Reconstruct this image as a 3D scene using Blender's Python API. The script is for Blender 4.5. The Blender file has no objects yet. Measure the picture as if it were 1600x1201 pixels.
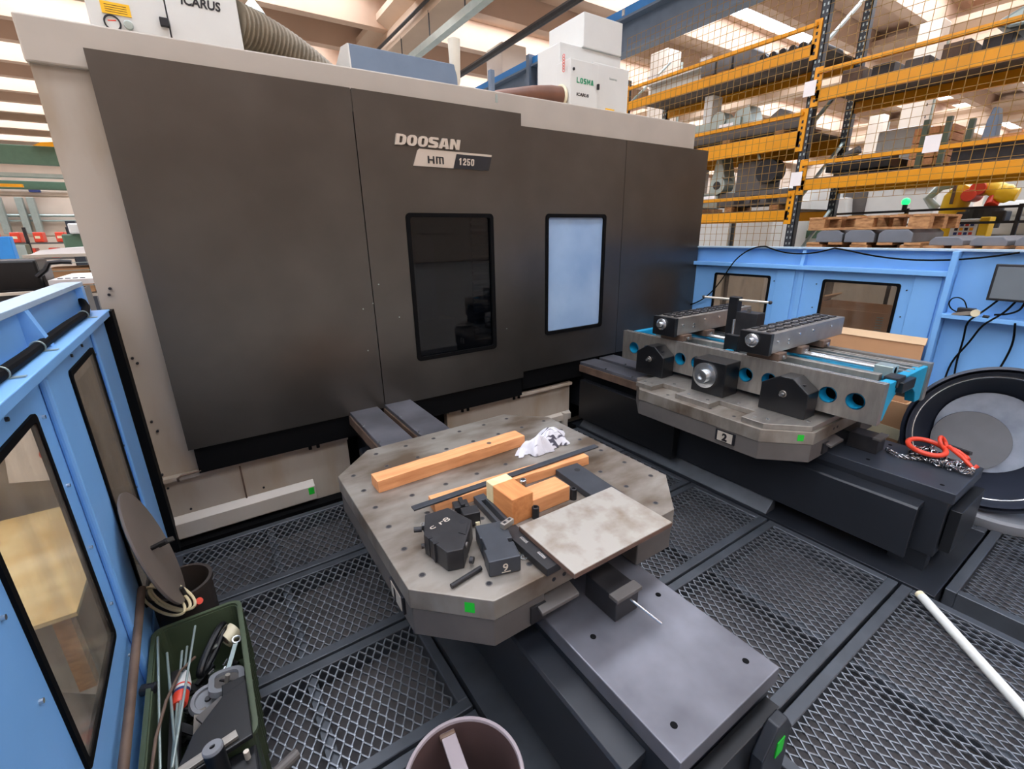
import bpy, bmesh, math, random
from mathutils import Vector, Matrix
random.seed(7)
SC = bpy.context.scene
COL = SC.collection

# ------------------------------------------------------------------ camera, world, light, exposure
cam_d = bpy.data.cameras.new('camera')
cam_d.sensor_width = 36.0
cam_d.lens = 716.0 / 1600.0 * 36.0
cam_d.clip_start = 0.02
cam_d.clip_end = 300
cam = bpy.data.objects.new('camera', cam_d)
COL.objects.link(cam)
_R = ((0.830339689, -0.557008412, -0.016662215), (-0.186742736, -0.249959435, -0.950077592), (0.525036333, 0.791998680, -0.311568515))
cam.matrix_world = Matrix(((_R[0][0], -_R[1][0], -_R[2][0], 0.0), (_R[0][1], -_R[1][1], -_R[2][1], 0.0),
                           (_R[0][2], -_R[1][2], -_R[2][2], 1.75), (0, 0, 0, 1)))
SC.camera = cam

world = bpy.data.worlds.new('world')
world.use_nodes = True
world.node_tree.nodes['Background'].inputs[0].default_value = (0.80, 0.88, 1.0, 1)
world.node_tree.nodes['Background'].inputs[1].default_value = 1.0
SC.world = world
SKYLIGHT = 7.0        # strength of the translucent roof lights
SC.view_settings.view_transform = 'Standard'
SC.view_settings.look = 'None'
SC.view_settings.gamma = 1.0
SC.view_settings.exposure = 0.6
SC.view_settings.use_curve_mapping = False
SC.cycles.use_denoising = True
SC.cycles.max_bounces = 7
SC.cycles.diffuse_bounces = 4
SC.cycles.glossy_bounces = 4
SC.cycles.transparent_max_bounces = 10
SC.cycles.caustics_reflective = False
SC.cycles.caustics_refractive = False
SC.cycles.sample_clamp_indirect = 6.0

# ------------------------------------------------------------------ materials
def lin(h):
    h = h.lstrip('#')
    out = []
    for i in (0, 2, 4):
        c = int(h[i:i + 2], 16) / 255.0
        out.append(c / 12.92 if c <= 0.04045 else ((c + 0.055) / 1.055) ** 2.4)
    return (out[0], out[1], out[2], 1.0)

def mat(name, col, rough=0.5, metal=0.0, var=0.12, scale=6.0, col2=None, bump=0.0, bscale=60.0, stretch=None, emit=0.0, spec=0.5, detail=4.0, lo=0.35, hi=0.7, rvar=0.0):
    m = bpy.data.materials.new(name)
    m.use_nodes = True
    nt = m.node_tree
    b = nt.nodes['Principled BSDF']
    c = lin(col)
    b.inputs['Roughness'].default_value = rough
    b.inputs['Metallic'].default_value = metal
    b.inputs['Specular IOR Level'].default_value = spec
    tc = nt.nodes.new('ShaderNodeTexCoord')
    mp = nt.nodes.new('ShaderNodeMapping')
    nt.links.new(tc.outputs['Object'], mp.inputs['Vector'])
    if stretch:
        mp.inputs['Scale'].default_value = stretch
    n = nt.nodes.new('ShaderNodeTexNoise')
    n.inputs['Scale'].default_value = scale
    n.inputs['Detail'].default_value = detail
    nt.links.new(mp.outputs['Vector'], n.inputs['Vector'])
    r = nt.nodes.new('ShaderNodeValToRGB')
    r.color_ramp.elements[0].position = lo
    r.color_ramp.elements[1].position = hi
    if col2:
        a, z = c, lin(col2)
    else:
        a = tuple(x * (1 - var) for x in c[:3]) + (1,)
        z = tuple(min(1, x * (1 + var)) for x in c[:3]) + (1,)
    r.color_ramp.elements[0].color = a
    r.color_ramp.elements[1].color = z
    nt.links.new(n.outputs['Fac'], r.inputs['Fac'])
    nt.links.new(r.outputs['Color'], b.inputs['Base Color'])
    if rvar:
        mr = nt.nodes.new('ShaderNodeMapRange')
        mr.inputs['To Min'].default_value = max(0.02, rough - rvar)
        mr.inputs['To Max'].default_value = rough + rvar
        nt.links.new(n.outputs['Fac'], mr.inputs['Value'])
        nt.links.new(mr.outputs['Result'], b.inputs['Roughness'])
    if bump:
        n2 = nt.nodes.new('ShaderNodeTexNoise')
        n2.inputs['Scale'].default_value = bscale
        nt.links.new(mp.outputs['Vector'], n2.inputs['Vector'])
        bp = nt.nodes.new('ShaderNodeBump')
        bp.inputs['Strength'].default_value = bump
        bp.inputs['Distance'].default_value = 0.002
        nt.links.new(n2.outputs['Fac'], bp.inputs['Height'])
        nt.links.new(bp.outputs['Normal'], b.inputs['Normal'])
    if emit:
        b.inputs['Emission Color'].default_value = c
        b.inputs['Emission Strength'].default_value = emit
    return m

def glass(name, tint, clear, rough=0.08, haze='#b0a898', hazemix=0.2, scratch=True):
    """a real pane: part see-through, part milky, with a gloss on top"""
    m = bpy.data.materials.new(name)
    m.use_nodes = True
    nt = m.node_tree
    out = nt.nodes['Material Output']
    nt.nodes.remove(nt.nodes['Principled BSDF'])
    tr = nt.nodes.new('ShaderNodeBsdfTransparent')
    tr.inputs[0].default_value = lin(tint)
    df = nt.nodes.new('ShaderNodeBsdfDiffuse')
    df.inputs[0].default_value = lin(haze)
    gl = nt.nodes.new('ShaderNodeBsdfGlossy')
    gl.inputs['Roughness'].default_value = rough
    m1 = nt.nodes.new('ShaderNodeMixShader')
    if scratch:
        tc = nt.nodes.new('ShaderNodeTexCoord')
        mp = nt.nodes.new('ShaderNodeMapping')
        mp.inputs['Scale'].default_value = (1, 5, 0.9)
        mp.inputs['Rotation'].default_value = (0.5, 0, 0)
        n = nt.nodes.new('ShaderNodeTexNoise')
        n.inputs['Scale'].default_value = 2.0
        n.inputs['Detail'].default_value = 3
        nt.links.new(tc.outputs['Object'], mp.inputs['Vector'])
        nt.links.new(mp.outputs['Vector'], n.inputs['Vector'])
        mr = nt.nodes.new('ShaderNodeMapRange')
        mr.inputs['From Min'].default_value = 0.35
        mr.inputs['From Max'].default_value = 0.7
        mr.inputs['To Min'].default_value = hazemix * 0.35
        mr.inputs['To Max'].default_value = min(1, hazemix * 1.8)
        nt.links.new(n.outputs['Fac'], mr.inputs['Value'])
        nt.links.new(mr.outputs['Result'], m1.inputs[0])
    else:
        m1.inputs[0].default_value = hazemix
    nt.links.new(tr.outputs[0], m1.inputs[1])
    nt.links.new(df.outputs[0], m1.inputs[2])
    fr = nt.nodes.new('ShaderNodeLayerWeight')
    fr.inputs[0].default_value = 0.5
    pw = nt.nodes.new('ShaderNodeMath'); pw.operation = 'POWER'
    nt.links.new(fr.outputs['Facing'], pw.inputs[0]); pw.inputs[1].default_value = 4.0
    mu = nt.nodes.new('ShaderNodeMath'); mu.operation = 'MULTIPLY_ADD'
    nt.links.new(pw.outputs[0], mu.inputs[0]); mu.inputs[1].default_value = 0.45; mu.inputs[2].default_value = (clear - 1) * 0.12
    m2 = nt.nodes.new('ShaderNodeMixShader')
    nt.links.new(mu.outputs[0], m2.inputs[0])
    nt.links.new(m1.outputs[0], m2.inputs[1])
    nt.links.new(gl.outputs[0], m2.inputs[2])
    nt.links.new(m2.outputs[0], out.inputs['Surface'])
    return m

M = {}
M['door'] = mat('door_grey_paint', '#5a5753', rough=0.30, metal=0.8, var=0.08, scale=3, bump=0.06, bscale=260, rvar=0.05)
M['cream'] = mat('cream_paint', '#b3a99c', rough=0.42, var=0.05, scale=3)
M['cream_dirty'] = mat('cream_paint_worn', '#aa9e90', rough=0.5, col2='#98836a', scale=5, lo=0.5, hi=0.85, stretch=(1, 1, .3))
M['black'] = mat('black_rubber', '#060607', rough=0.75, var=0.2, spec=0.12)
M['blackgloss'] = mat('black_paint', '#101114', rough=0.35, var=0.15)
M['cover'] = mat('dark_cover_paint', '#1d2026', rough=0.4, var=0.15, scale=4)
M['covertop'] = mat('worn_dark_steel_cover', '#626268', rough=0.36, metal=0.55, col2='#82828a', scale=3.5, rvar=0.08, bump=0.05)
M['blue'] = mat('guard_blue_paint', '#79b0e8', rough=0.42, var=0.04, scale=3)
M['blue_l'] = mat('guard_light_flange', '#a8bfd2', rough=0.4, var=0.05)
M['steel'] = mat('ground_steel', '#a09a92', rough=0.38, metal=0.75, var=0.12, scale=9, stretch=(1, 4, 1), rvar=0.06)
M['pallet'] = mat('stained_pallet_steel', '#938c83', rough=0.42, metal=0.45, col2='#5d4e3f', scale=3.0, lo=0.40, hi=0.66, rvar=0.07, detail=8, stretch=(1, 2.2, 1))
M['palletside'] = mat('stained_pallet_side', '#7e776f', rough=0.45, metal=0.4, col2='#655a4e', scale=6)
M['castgrey'] = mat('grey_casting', '#5d5855', rough=0.55, metal=0.2, var=0.12)
M['plate'] = mat('rust_blotched_plate', '#aaa49b', rough=0.45, metal=0.4, col2='#857564', scale=13, lo=0.45, hi=0.8, detail=8)
M['rustedge'] = mat('rusty_edge', '#5d463b', rough=0.7, var=0.25, scale=15)
M['barsteel'] = mat('blued_steel', '#43464c', rough=0.42, metal=0.5, var=0.12, scale=12)
M['darksteel'] = mat('black_oxide_steel', '#2d2c2e', rough=0.42, metal=0.35, var=0.2, scale=14)
M['wood'] = mat('orange_timber', '#dc9a66', rough=0.7, col2='#bd7847', scale=5, stretch=(1.2, 9, 9), lo=0.35, hi=0.8, detail=6, bump=0.2, bscale=30)
M['wood_y'] = mat('orange_timber_cross', '#d08a52', rough=0.7, col2='#b06a38', scale=5, stretch=(9, 1.2, 9), lo=0.35, hi=0.8, detail=6)
M['endgrain'] = mat('pale_timber_end', '#e0cda2', rough=0.75, col2='#cdb888', scale=18)
M['palletwood'] = mat('pallet_timber', '#c28e5c', rough=0.75, col2='#94643c', scale=6, stretch=(3, 3, 9), detail=6)
M['grate'] = mat('grating_steel', '#7f8389', rough=0.36, metal=0.7, var=0.2, scale=14)
M['frame'] = mat('grating_frame_paint', '#474b51', rough=0.4, metal=0.3, var=0.15, scale=8)
M['pan'] = mat('dusty_pan', '#4f4b4a', rough=0.75, col2='#353337', scale=3.5, detail=8)
M['concrete_floor'] = mat('hall_concrete_floor', '#9a958e', rough=0.55, var=0.1, scale=1.2)
M['roof'] = mat('precast_roof', '#c6a78f', rough=0.8, var=0.06, scale=1.0)
M['roofbeam'] = mat('precast_beam', '#cdb299', rough=0.8, var=0.05, scale=1.2)
M['column'] = mat('concrete_column', '#e0d3c3', rough=0.8, var=0.06, scale=1.5)
M['wallbeige'] = mat('precast_wall', '#d9c9b8', rough=0.85, var=0.05, scale=1)
M['white'] = mat('white_enamel', '#d2d2cd', rough=0.38, var=0.02)
M['offwhite'] = mat('warm_white_plastic', '#dcd5c4', rough=0.5, var=0.04)
M['yellowlab'] = mat('yellow_label', '#f2b91c', rough=0.5, var=0.02)
M['orange'] = mat('rack_orange_paint', '#e89c04', rough=0.42, var=0.07, scale=3)
M['wire'] = mat('orange_wire', '#94702c', rough=0.5, var=0.1)
M['rackblue'] = mat('rack_navy_paint', '#2b3038', rough=0.45, var=0.12)
M['girder'] = mat('girder_blue_grey', '#68788b', rough=0.5, var=0.06)
M['girderblue'] = mat('girder_bright_blue', '#2f86cf', rough=0.45, var=0.04)
M['greybin'] = mat('grey_plastic_block', '#707277', rough=0.5, var=0.08)
M['greendark'] = mat('dark_green_girder', '#4f6a55', rough=0.5, var=0.06)
M['green'] = mat('green_sticker', '#17b02c', rough=0.5, var=0.03)
M['crate'] = mat('olive_green_plastic', '#444f3a', rough=0.42, var=0.1, scale=6)
M['navycover'] = mat('dark_navy_cover', '#33373f', rough=0.38, metal=0.2, var=0.12, scale=5)
M['chain'] = mat('bright_chain_steel', '#77777b', rough=0.22, metal=0.95, col2='#c4c4c6', scale=40)
M['binbrown'] = mat('dark_brown_drum', '#352d28', rough=0.55, var=0.12)
M['teal'] = mat('teal_casting_paint', '#1790b8', rough=0.4, var=0.08)
M['chrome'] = mat('bright_steel', '#cfd2d4', rough=0.22, metal=0.9, var=0.04)
M['zinc'] = mat('zinc_rod', '#a8b5b0', rough=0.35, metal=0.6, var=0.06)
M['rag'] = mat('white_rag_cloth', '#cfcdd2', rough=0.9, col2='#45424e', scale=8, lo=0.575, hi=0.63, detail=2, stretch=(1, 7, 1))
M['red'] = mat('red_paint', '#d8432b', rough=0.4, var=0.06)
M['lid'] = mat('brown_grey_lid', '#6d6158', rough=0.5, var=0.1, scale=4)
M['drum_in'] = mat('navy_tub', '#262b38', rough=0.45, var=0.15)
M['drum_bot'] = mat('pale_tub_bottom', '#aab4c2', rough=0.35, col2='#7f8a9b', scale=6, metal=0.2)
M['slate'] = mat('slate_grey_disc', '#77787c', rough=0.5, var=0.06, scale=8)
M['mauve'] = mat('primed_pipe', '#8d8184', rough=0.55, var=0.08)
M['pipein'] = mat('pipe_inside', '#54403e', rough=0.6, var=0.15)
M['cardboard'] = mat('cardboard', '#c6976d', rough=0.8, var=0.06, scale=3)
M['cardboard_l'] = mat('cardboard_pale', '#d8b690', rough=0.8, var=0.05)
M['tape'] = mat('cream_tape', '#e2d6b4', rough=0.4, var=0.04)
M['screen'] = mat('switched_off_screen', '#6d7478', rough=0.25, var=0.03)
M['yellow'] = mat('robot_yellow', '#e9bb17', rough=0.4, var=0.05)
M['hose'] = mat('ribbed_hose_tan', '#8f8370', rough=0.6, var=0.15, scale=9)
M['ductbrown'] = mat('brown_duct', '#6b4431', rough=0.45, var=0.15)
M['paper'] = mat('white_paper', '#efe9e6', rough=0.8, var=0.03)
M['plywood'] = mat('plywood', '#e8d09c', rough=0.7, col2='#d3b070', scale=3, stretch=(2, 2, 14), detail=5)
M['wrap'] = mat('dusty_wrapped_load', '#8d8478', rough=0.7, col2='#5f5852', scale=4)
M['rock'] = mat('dark_sheet', '#4a4038', rough=0.7, col2='#6d5a4a', scale=4)
M['rust'] = mat('rust_brown_pipe', '#6b5546', rough=0.6, col2='#4d3c32', scale=7)
M['badge'] = mat('satin_badge_metal', '#cfc4b5', rough=0.35, metal=0.4, var=0.03)
M['ink'] = mat('black_ink', '#15151a', rough=0.5, var=0.02)
M['inkgreen'] = mat('green_ink', '#1f8a60', rough=0.5, var=0.02)
M['navy'] = mat('navy_panel', '#27366b', rough=0.5, var=0.05)
M['pane_scr'] = glass('scratched_guard_pane', '#efeae2', 1.25, rough=0.15, haze='#b8ad9e', hazemix=0.16)
M['pane_clr'] = glass('clear_guard_pane', '#d9cfc4', 1.3, rough=0.05, haze='#a09080', hazemix=0.10)
M['pane_dark'] = glass('dark_machine_pane', '#8a93a0', 1.25, rough=0.015, haze='#0c1016', hazemix=0.2, scratch=False)
M['pane_lit_tone'] = mat('lit_tone_blue_pane', '#8aa8cc', rough=0.25, col2='#a3bedb', scale=2.2)  # opaque pale blue stands in for light showing in the right door pane
M['sky'] = mat('translucent_rooflight', '#e8f1ff', rough=0.6, var=0.0, emit=SKYLIGHT)
M['glow'] = mat('green_signal_lamp', '#18e064', rough=0.4, var=0.0, emit=1.6)
M['foam'] = mat('cream_cable', '#d3c29a', rough=0.6, var=0.05)

# ------------------------------------------------------------------ mesh helper
class MB:
    def __init__(s, T=None):
        s.v = []; s.f = []; s.T = T
    def add(s, vs, fs):
        o = len(s.v)
        for p in vs:
            p = Vector(p)
            s.v.append(s.T @ p if s.T else p)
        for f in fs:
            s.f.append([i + o for i in f])
        return s
    def box(s, x0, x1, y0, y1, z0, z1):
        vs = [(x0, y0, z0), (x1, y0, z0), (x1, y1, z0), (x0, y1, z0), (x0, y0, z1), (x1, y0, z1), (x1, y1, z1), (x0, y1, z1)]
        return s.add(vs, [(3, 2, 1, 0), (4, 5, 6, 7), (0, 1, 5, 4), (1, 2, 6, 5), (2, 3, 7, 6), (3, 0, 4, 7)])
    def bar(s, p0, p1, w, h, up=(0, 0, 1)):
        p0 = Vector(p0); p1 = Vector(p1); d = (p1 - p0).normalized()
        u = Vector(up); a = d.cross(u)
        if a.length < 1e-5: a = d.cross(Vector((0, 1, 0)))
        a.normalize(); b = a.cross(d)
        a *= w / 2; b *= h / 2
        vs = [p0 - a - b, p0 + a - b, p0 + a + b, p0 - a + b, p1 - a - b, p1 + a - b, p1 + a + b, p1 - a + b]
        return s.add(vs, [(0, 1, 2, 3), (7, 6, 5, 4), (0, 4, 5, 1), (1, 5, 6, 2), (2, 6, 7, 3), (3, 7, 4, 0)])
    def cyl(s, p0, p1, r, n=16, r1=None, caps=True):
        p0 = Vector(p0); p1 = Vector(p1); r1 = r if r1 is None else r1
        d = (p1 - p0).normalized()
        a = d.orthogonal().normalized(); b = d.cross(a)
        vs = []
        for p, q in ((p0, r), (p1, r1)):
            for k in range(n):
                t = 2 * math.pi * k / n
                vs.append(p + (a * math.cos(t) + b * math.sin(t)) * q)
        fs = [(k, (k + 1) % n, n + (k + 1) % n, n + k) for k in range(n)]
        if caps: fs += [tuple(range(n - 1, -1, -1)), tuple(range(n, 2 * n))]
        return s.add(vs, fs)
    def lathe(s, o, d, prof, n=40, closed=False):
        """prof: (radius, distance along d) list"""
        o = Vector(o); d = Vector(d).normalized()
        a = d.orthogonal().normalized(); b = d.cross(a)
        vs = []
        for r, h in prof:
            for k in range(n):
                t = 2 * math.pi * k / n
                vs.append(o + d * h + (a * math.cos(t) + b * math.sin(t)) * r)
        fs = []
        m = len(prof)
        for i in range(m if closed else m - 1):
            j = (i + 1) % m
            for k in range(n):
                fs.append((i * n + k, i * n + (k + 1) % n, j * n + (k + 1) % n, j * n + k))
        return s.add(vs, fs)
    def tube(s, pts, r, n=8, caps=True, rr=None):
        pts = [Vector(p) for p in pts]
        vs = []; prev = None
        for i, p in enumerate(pts):
            d = (pts[min(i + 1, len(pts) - 1)] - pts[max(i - 1, 0)]).normalized()
            if prev is None: a = d.orthogonal().normalized()
            else:
                a = prev - d * prev.dot(d)
                a = a.normalized() if a.length > 1e-6 else d.orthogonal().normalized()
            prev = a; b = d.cross(a)
            q = rr[i] if rr else r
            for k in range(n):
                t = 2 * math.pi * k / n
                vs.append(p + (a * math.cos(t) + b * math.sin(t)) * q)
        fs = []
        for i in range(len(pts) - 1):
            for k in range(n):
                fs.append((i * n + k, i * n + (k + 1) % n, (i + 1) * n + (k + 1) % n, (i + 1) * n + k))
        if caps: fs += [tuple(range(n - 1, -1, -1)), tuple(range((len(pts) - 1) * n, len(pts) * n))]
        return s.add(vs, fs)
    def prism(s, poly, axis, a, b):
        """poly of 2D points; axis 'x' -> (y,z), 'y' -> (x,z), 'z' -> (x,y)"""
        def P(q, h):
            return {'x': (h, q[0], q[1]), 'y': (q[0], h, q[1]), 'z': (q[0], q[1], h)}[axis]
        n = len(poly)
        vs = [P(q, a) for q in poly] + [P(q, b) for q in poly]
        fs = [(k, (k + 1) % n, n + (k + 1) % n, n + k) for k in range(n)] + [tuple(range(n - 1, -1, -1)), tuple(range(n, 2 * n))]
        return s.add(vs, fs)
    def torus(s, c, d, R, r, n=32, m=10):
        prof = [(R + r * math.cos(2 * math.pi * k / m), r * math.sin(2 * math.pi * k / m)) for k in range(m)]
        return s.lathe(c, d, prof, n, closed=True)
    def sphere(s, c, r, n=16, m=10, sc=(1, 1, 1)):
        c = Vector(c); vs = []; fs = []
        for i in range(m + 1):
            ph = math.pi * i / m
            for k in range(n):
                t = 2 * math.pi * k / n
                vs.append((c.x + r * sc[0] * math.sin(ph) * math.cos(t), c.y + r * sc[1] * math.sin(ph) * math.sin(t), c.z + r * sc[2] * math.cos(ph)))
        for i in range(m):
            for k in range(n):
                fs.append((i * n + k, (i + 1) * n + k, (i + 1) * n + (k + 1) % n, i * n + (k + 1) % n))
        return s.add(vs, fs)
    def build(s, name, m, parent=None, bev=0.0, smooth=False, kind=None, label=None, seg=2):
        off = Vector((0, 0, 0)); q = parent
        while q is not None:
            off += q.location; q = q.parent
        me = bpy.data.meshes.new(name)
        me.from_pydata([p - off for p in s.v], [], s.f)
        bm = bmesh.new(); bm.from_mesh(me)
        bmesh.ops.recalc_face_normals(bm, faces=bm.faces)
        bm.to_mesh(me); bm.free()
        me.materials.append(M[m])
        o = bpy.data.objects.new(name, me)
        COL.objects.link(o)
        if parent is not None: o.parent = parent
        if smooth:
            for p in me.polygons: p.use_smooth = True
            try: me.set_sharp_from_angle(angle=math.radians(35))
            except Exception: pass
        if bev:
            b = o.modifiers.new('bevel', 'BEVEL'); b.width = bev; b.segments = seg; b.limit_method = 'ANGLE'; b.angle_limit = math.radians(40)
        if kind: o['kind'] = kind
        if label: o['label'] = label
        return o

def thing(name, label, cat, loc=(0, 0, 0), group=None):
    o = bpy.data.objects.new(name, None)
    o.empty_display_size = 0.1
    COL.objects.link(o); o.location = loc
    o['label'] = label; o['category'] = cat
    if group: o['group'] = group
    return o
def solo(o, label, cat, group=None):
    o['label'] = label; o['category'] = cat
    if group: o['group'] = group
    return o
def structure(name, loc=(0, 0, 0)):
    o = bpy.data.objects.new(name, None)
    COL.objects.link(o); o.location = loc; o['kind'] = 'structure'
    return o
def copy_tree(src, loc, label=None, group=None, parent=None, rotz=None):
    c = src.copy(); COL.objects.link(c)
    if parent is None:
        c.location = loc
        if label: c['label'] = label
        if group: c['group'] = group
        if rotz is not None: c.rotation_euler = (0, 0, rotz)
    else:
        c.parent = parent
    for ch in list(src.children):
        copy_tree(ch, None, parent=c)
    return c

def flat2d(outer, holes, thick):
    """filled 2D outline with round holes -> (verts, faces), local xy, thickness in z"""
    cu = bpy.data.curves.new('outline', 'CURVE'); cu.dimensions = '2D'; cu.fill_mode = 'BOTH'; cu.extrude = thick / 2
    def sp(pts):
        p = cu.splines.new('POLY'); p.points.add(len(pts) - 1); p.use_cyclic_u = True
        for i, q in enumerate(pts): p.points[i].co = (q[0], q[1], 0, 1)
    sp(outer)
    for h in holes:
        if len(h) == 3: h = [(h[0] + h[2] * math.cos(2 * math.pi * k / 28), h[1] + h[2] * math.sin(2 * math.pi * k / 28)) for k in range(28)]
        sp(h)
    o = bpy.data.objects.new('outline', cu); COL.objects.link(o)
    me = bpy.data.meshes.new_from_object(o.evaluated_get(bpy.context.evaluated_depsgraph_get()))
    vs = [v.co.copy() for v in me.vertices]; fs = [list(p.vertices) for p in me.polygons]
    bpy.data.objects.remove(o); bpy.data.curves.remove(cu); bpy.data.meshes.remove(me)
    return vs, fs
def rrect(x0, x1, y0, y1, r, n=5):
    pts = []
    for cx, cy, a in ((x1 - r, y1 - r, 0), (x0 + r, y1 - r, 90), (x0 + r, y0 + r, 180), (x1 - r, y0 + r, 270)):
        for k in range(n + 1):
            t = math.radians(a + 90 * k / n)
            pts.append((cx + r * math.cos(t), cy + r * math.sin(t)))
    return pts
XZ = Matrix(((1, 0, 0, 0), (0, 0, -1, 0), (0, 1, 0, 0), (0, 0, 0, 1)))      # local (x,y,z) -> world (x,-z,y): faces -Y
YZ_L = Matrix(((0, 0, -1, 0), (-1, 0, 0, 0), (0, 1, 0, 0), (0, 0, 0, 1)))   # local (x,y) -> world (-Y, Z): faces -X
def T(x, y, z): return Matrix.Translation((x, y, z))
def lettering(txt, name, m, parent, mtx, size, width=None, bold=0.0, shear=0.0, ext=0.002, label=None, space=1.0):
    cu = bpy.data.curves.new('txt', 'FONT'); cu.body = txt; cu.size = size; cu.shear = shear; cu.space_character = space; cu.offset = bold; cu.extrude = ext; cu.resolution_u = 3
    o = bpy.data.objects.new('txt', cu); COL.objects.link(o)
    me = bpy.data.meshes.new_from_object(o.evaluated_get(bpy.context.evaluated_depsgraph_get()))
    vs = [v.co.copy() for v in me.vertices]; fs = [list(p.vertices) for p in me.polygons]
    bpy.data.objects.remove(o); bpy.data.curves.remove(cu); bpy.data.meshes.remove(me)
    x0 = min(v.x for v in vs); x1 = max(v.x for v in vs)
    k = width / (x1 - x0) if width else 1.0
    for v in vs: v.x = (v.x - x0) * k
    b = MB(mtx); b.add(vs, fs)
    return b.build(name, m, parent, label=label)

GL = {
 'O': (lambda w, h: (rrect(0, w, 0, h, w * .38), [rrect(w * .36, w * .64, h * .2, h * .8, w * .12)])),
 'D': (lambda w, h: ([(0, 0), (w * .62, 0), (w * .9, h * .1), (w, h * .28), (w, h * .72), (w * .9, h * .9), (w * .62, h), (0, h)], [[(w * .36, h * .2), (w * .58, h * .2), (w * .65, h * .3), (w * .65, h * .7), (w * .58, h * .8), (w * .36, h * .8)]])),
 'S': [(0, 0), (.82, 0), (1, .12), (1, .46), (.82, .60), (.40, .66), (.40, .79), (1, .79), (.95, 1), (.18, 1), (0, .88), (0, .54), (.18, .40), (.60, .34), (.60, .21), (0, .21)],
 'A': (lambda w, h: ([(0, 0), (.28 * w, h), (.72 * w, h), (w, 0), (.66 * w, 0), (.62 * w, .18 * h), (.38 * w, .18 * h), (.34 * w, 0)], [[(.43 * w, .36 * h), (.57 * w, .36 * h), (.52 * w, .74 * h), (.48 * w, .74 * h)]])),
 'N': [(0, 0), (0, 1), (.34, 1), (.66, .45), (.66, 1), (1, 1), (1, 0), (.66, 0), (.34, .55), (.34, 0)],
 'L': [(0, 0), (0, 1), (.26, 1), (.26, .2), (1, .2), (1, 0)],
 'M': [(0, 0), (0, 1), (.25, 1), (.5, .5), (.75, 1), (1, 1), (1, 0), (.78, 0), (.78, .6), (.5, .1), (.22, .6), (.22, 0)],
 '1': [(.3, 0), (.3, .74), (.05, .66), (.05, .84), (.4, 1), (.68, 1), (.68, 0)],
 '2': [(0, 0), (1, 0), (1, .2), (.45, .2), (1, .55), (1, .86), (.8, 1), (.2, 1), (0, .86), (0, .64), (.36, .64), (.36, .82), (.64, .82), (.64, .6), (0, .2)],
 '5': [(.2, 0), (0, .14), (0, .34), (.36, .34), (.36, .18), (.64, .18), (.64, .44), (0, .44), (0, 1), (1, 1), (1, .82), (.36, .82), (.36, .6), (.8, .6), (1, .48), (1, .14), (.8, 0)],
}
GL['0'] = GL['O']
def block_text(txt, name, m, parent, mtx, h, w, gap, shear=0.0, ext=0.004, label=None, ws={}):
    b = MB(mtx); x = 0.0
    for c in txt:
        cw = w * ws.get(c, 1.0)
        g = GL[c]
        outer, hl = (g(cw, h)) if callable(g) else ([(p * cw, q * h) for p, q in g], [])
        vs, fs = flat2d(outer, hl, ext)
        b.add([(x + v.x + shear * v.y, v.y, v.z) for v in vs], fs)
        x += cw + gap
    return b.build(name, m, parent, label=label)

# ================================================================== THE HALL
M['sky'].node_tree.nodes['Principled BSDF'].inputs['Emission Strength'].default_value = SKYLIGHT
fl = MB().box(-22, 48, -27, 42, -0.32, -0.2).build('floor', 'concrete_floor', kind='structure')
for nm, b in (('wall_back', (-22, 48, 41.0, 41.3, -0.2, 8.2)), ('wall_front', (-22, 48, -27.3, -27, -0.2, 8.2)),
              ('wall_left', (-22.3, -22, -27, 41, -0.2, 8.2)), ('wall_right', (48, 48.3, -27, 41, -0.2, 8.2))):
    w = structure(nm, (b[0], b[2], -0.2))
    MB().box(*b).build('wall_slab', 'wallbeige', w)
    if nm == 'wall_back':      # horizontal precast panels with recessed joints
        for i in range(7):
            MB().box(-22, 48, 40.9, 41.0, -0.15 + i * 1.15, 0.92 + i * 1.15).build('precast_panel', 'wallbeige', w, bev=0.03)
    else:
        for i in range(4):
            z0 = -0.15 + i * 2.05
            bb = {'wall_front': (-22, 48, -27, -26.9), 'wall_left': (-22, -21.9, -27, 41), 'wall_right': (47.9, 48, -27, 41)}[nm]
            MB().box(bb[0], bb[1], bb[2], bb[3], z0, z0 + 1.97).build('precast_panel', 'wallbeige', w)

ceil = structure('ceiling', (0, 0, 7.0))
lights_y = [5.2 + 4.1 * k for k in range(-8, 9)]
main_x = [-12.0, 5.8, 20.0, 34.0]
segs = [-21.9] + main_x + [47.9]
MB().box(-22, 48, -27, 41, 8.25, 8.45).build('roof_deck', 'roof', ceil)
ribmesh = None
for yc in lights_y:
    for s in (-1, 1):
        o = MB()
        y = yc + s * 1.1
        for p in [(0.24, 0.16)]:
            o.prism([(y - 0.15, 7.15), (y + 0.15, 7.15), (y + 0.24, 8.25), (y - 0.24, 8.25)], 'x', -21.9, 47.9)
        o.build('roof_rib', 'roof', ceil)
    MB().box(-21.9, 47.9, yc + 1.34, yc + 2.76, 7.75, 7.9).build('soffit_slab', 'roof', ceil)
    for s in (-1, 1): MB().box(-21.9, 47.9, yc + s * 0.79 - 0.11, yc + s * 0.79 + 0.11, 7.86, 8.0).build('rooflight_curb', 'roof', ceil)
    for a, b in zip(segs[:-1], segs[1:]):
        MB().box(a + 0.9, b - 0.9, yc - 0.68, yc + 0.68, 7.9, 7.96).build('rooflight', 'sky', ceil)
        MB().box(a + 0.3, a + 0.9, yc - 0.86, yc + 0.86, 7.85, 8.0).build('soffit_slab', 'roof', ceil)
        MB().box(b - 0.9, b - 0.3, yc - 0.86, yc + 0.86, 7.85, 8.0).build('soffit_slab', 'roof', ceil)
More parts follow.
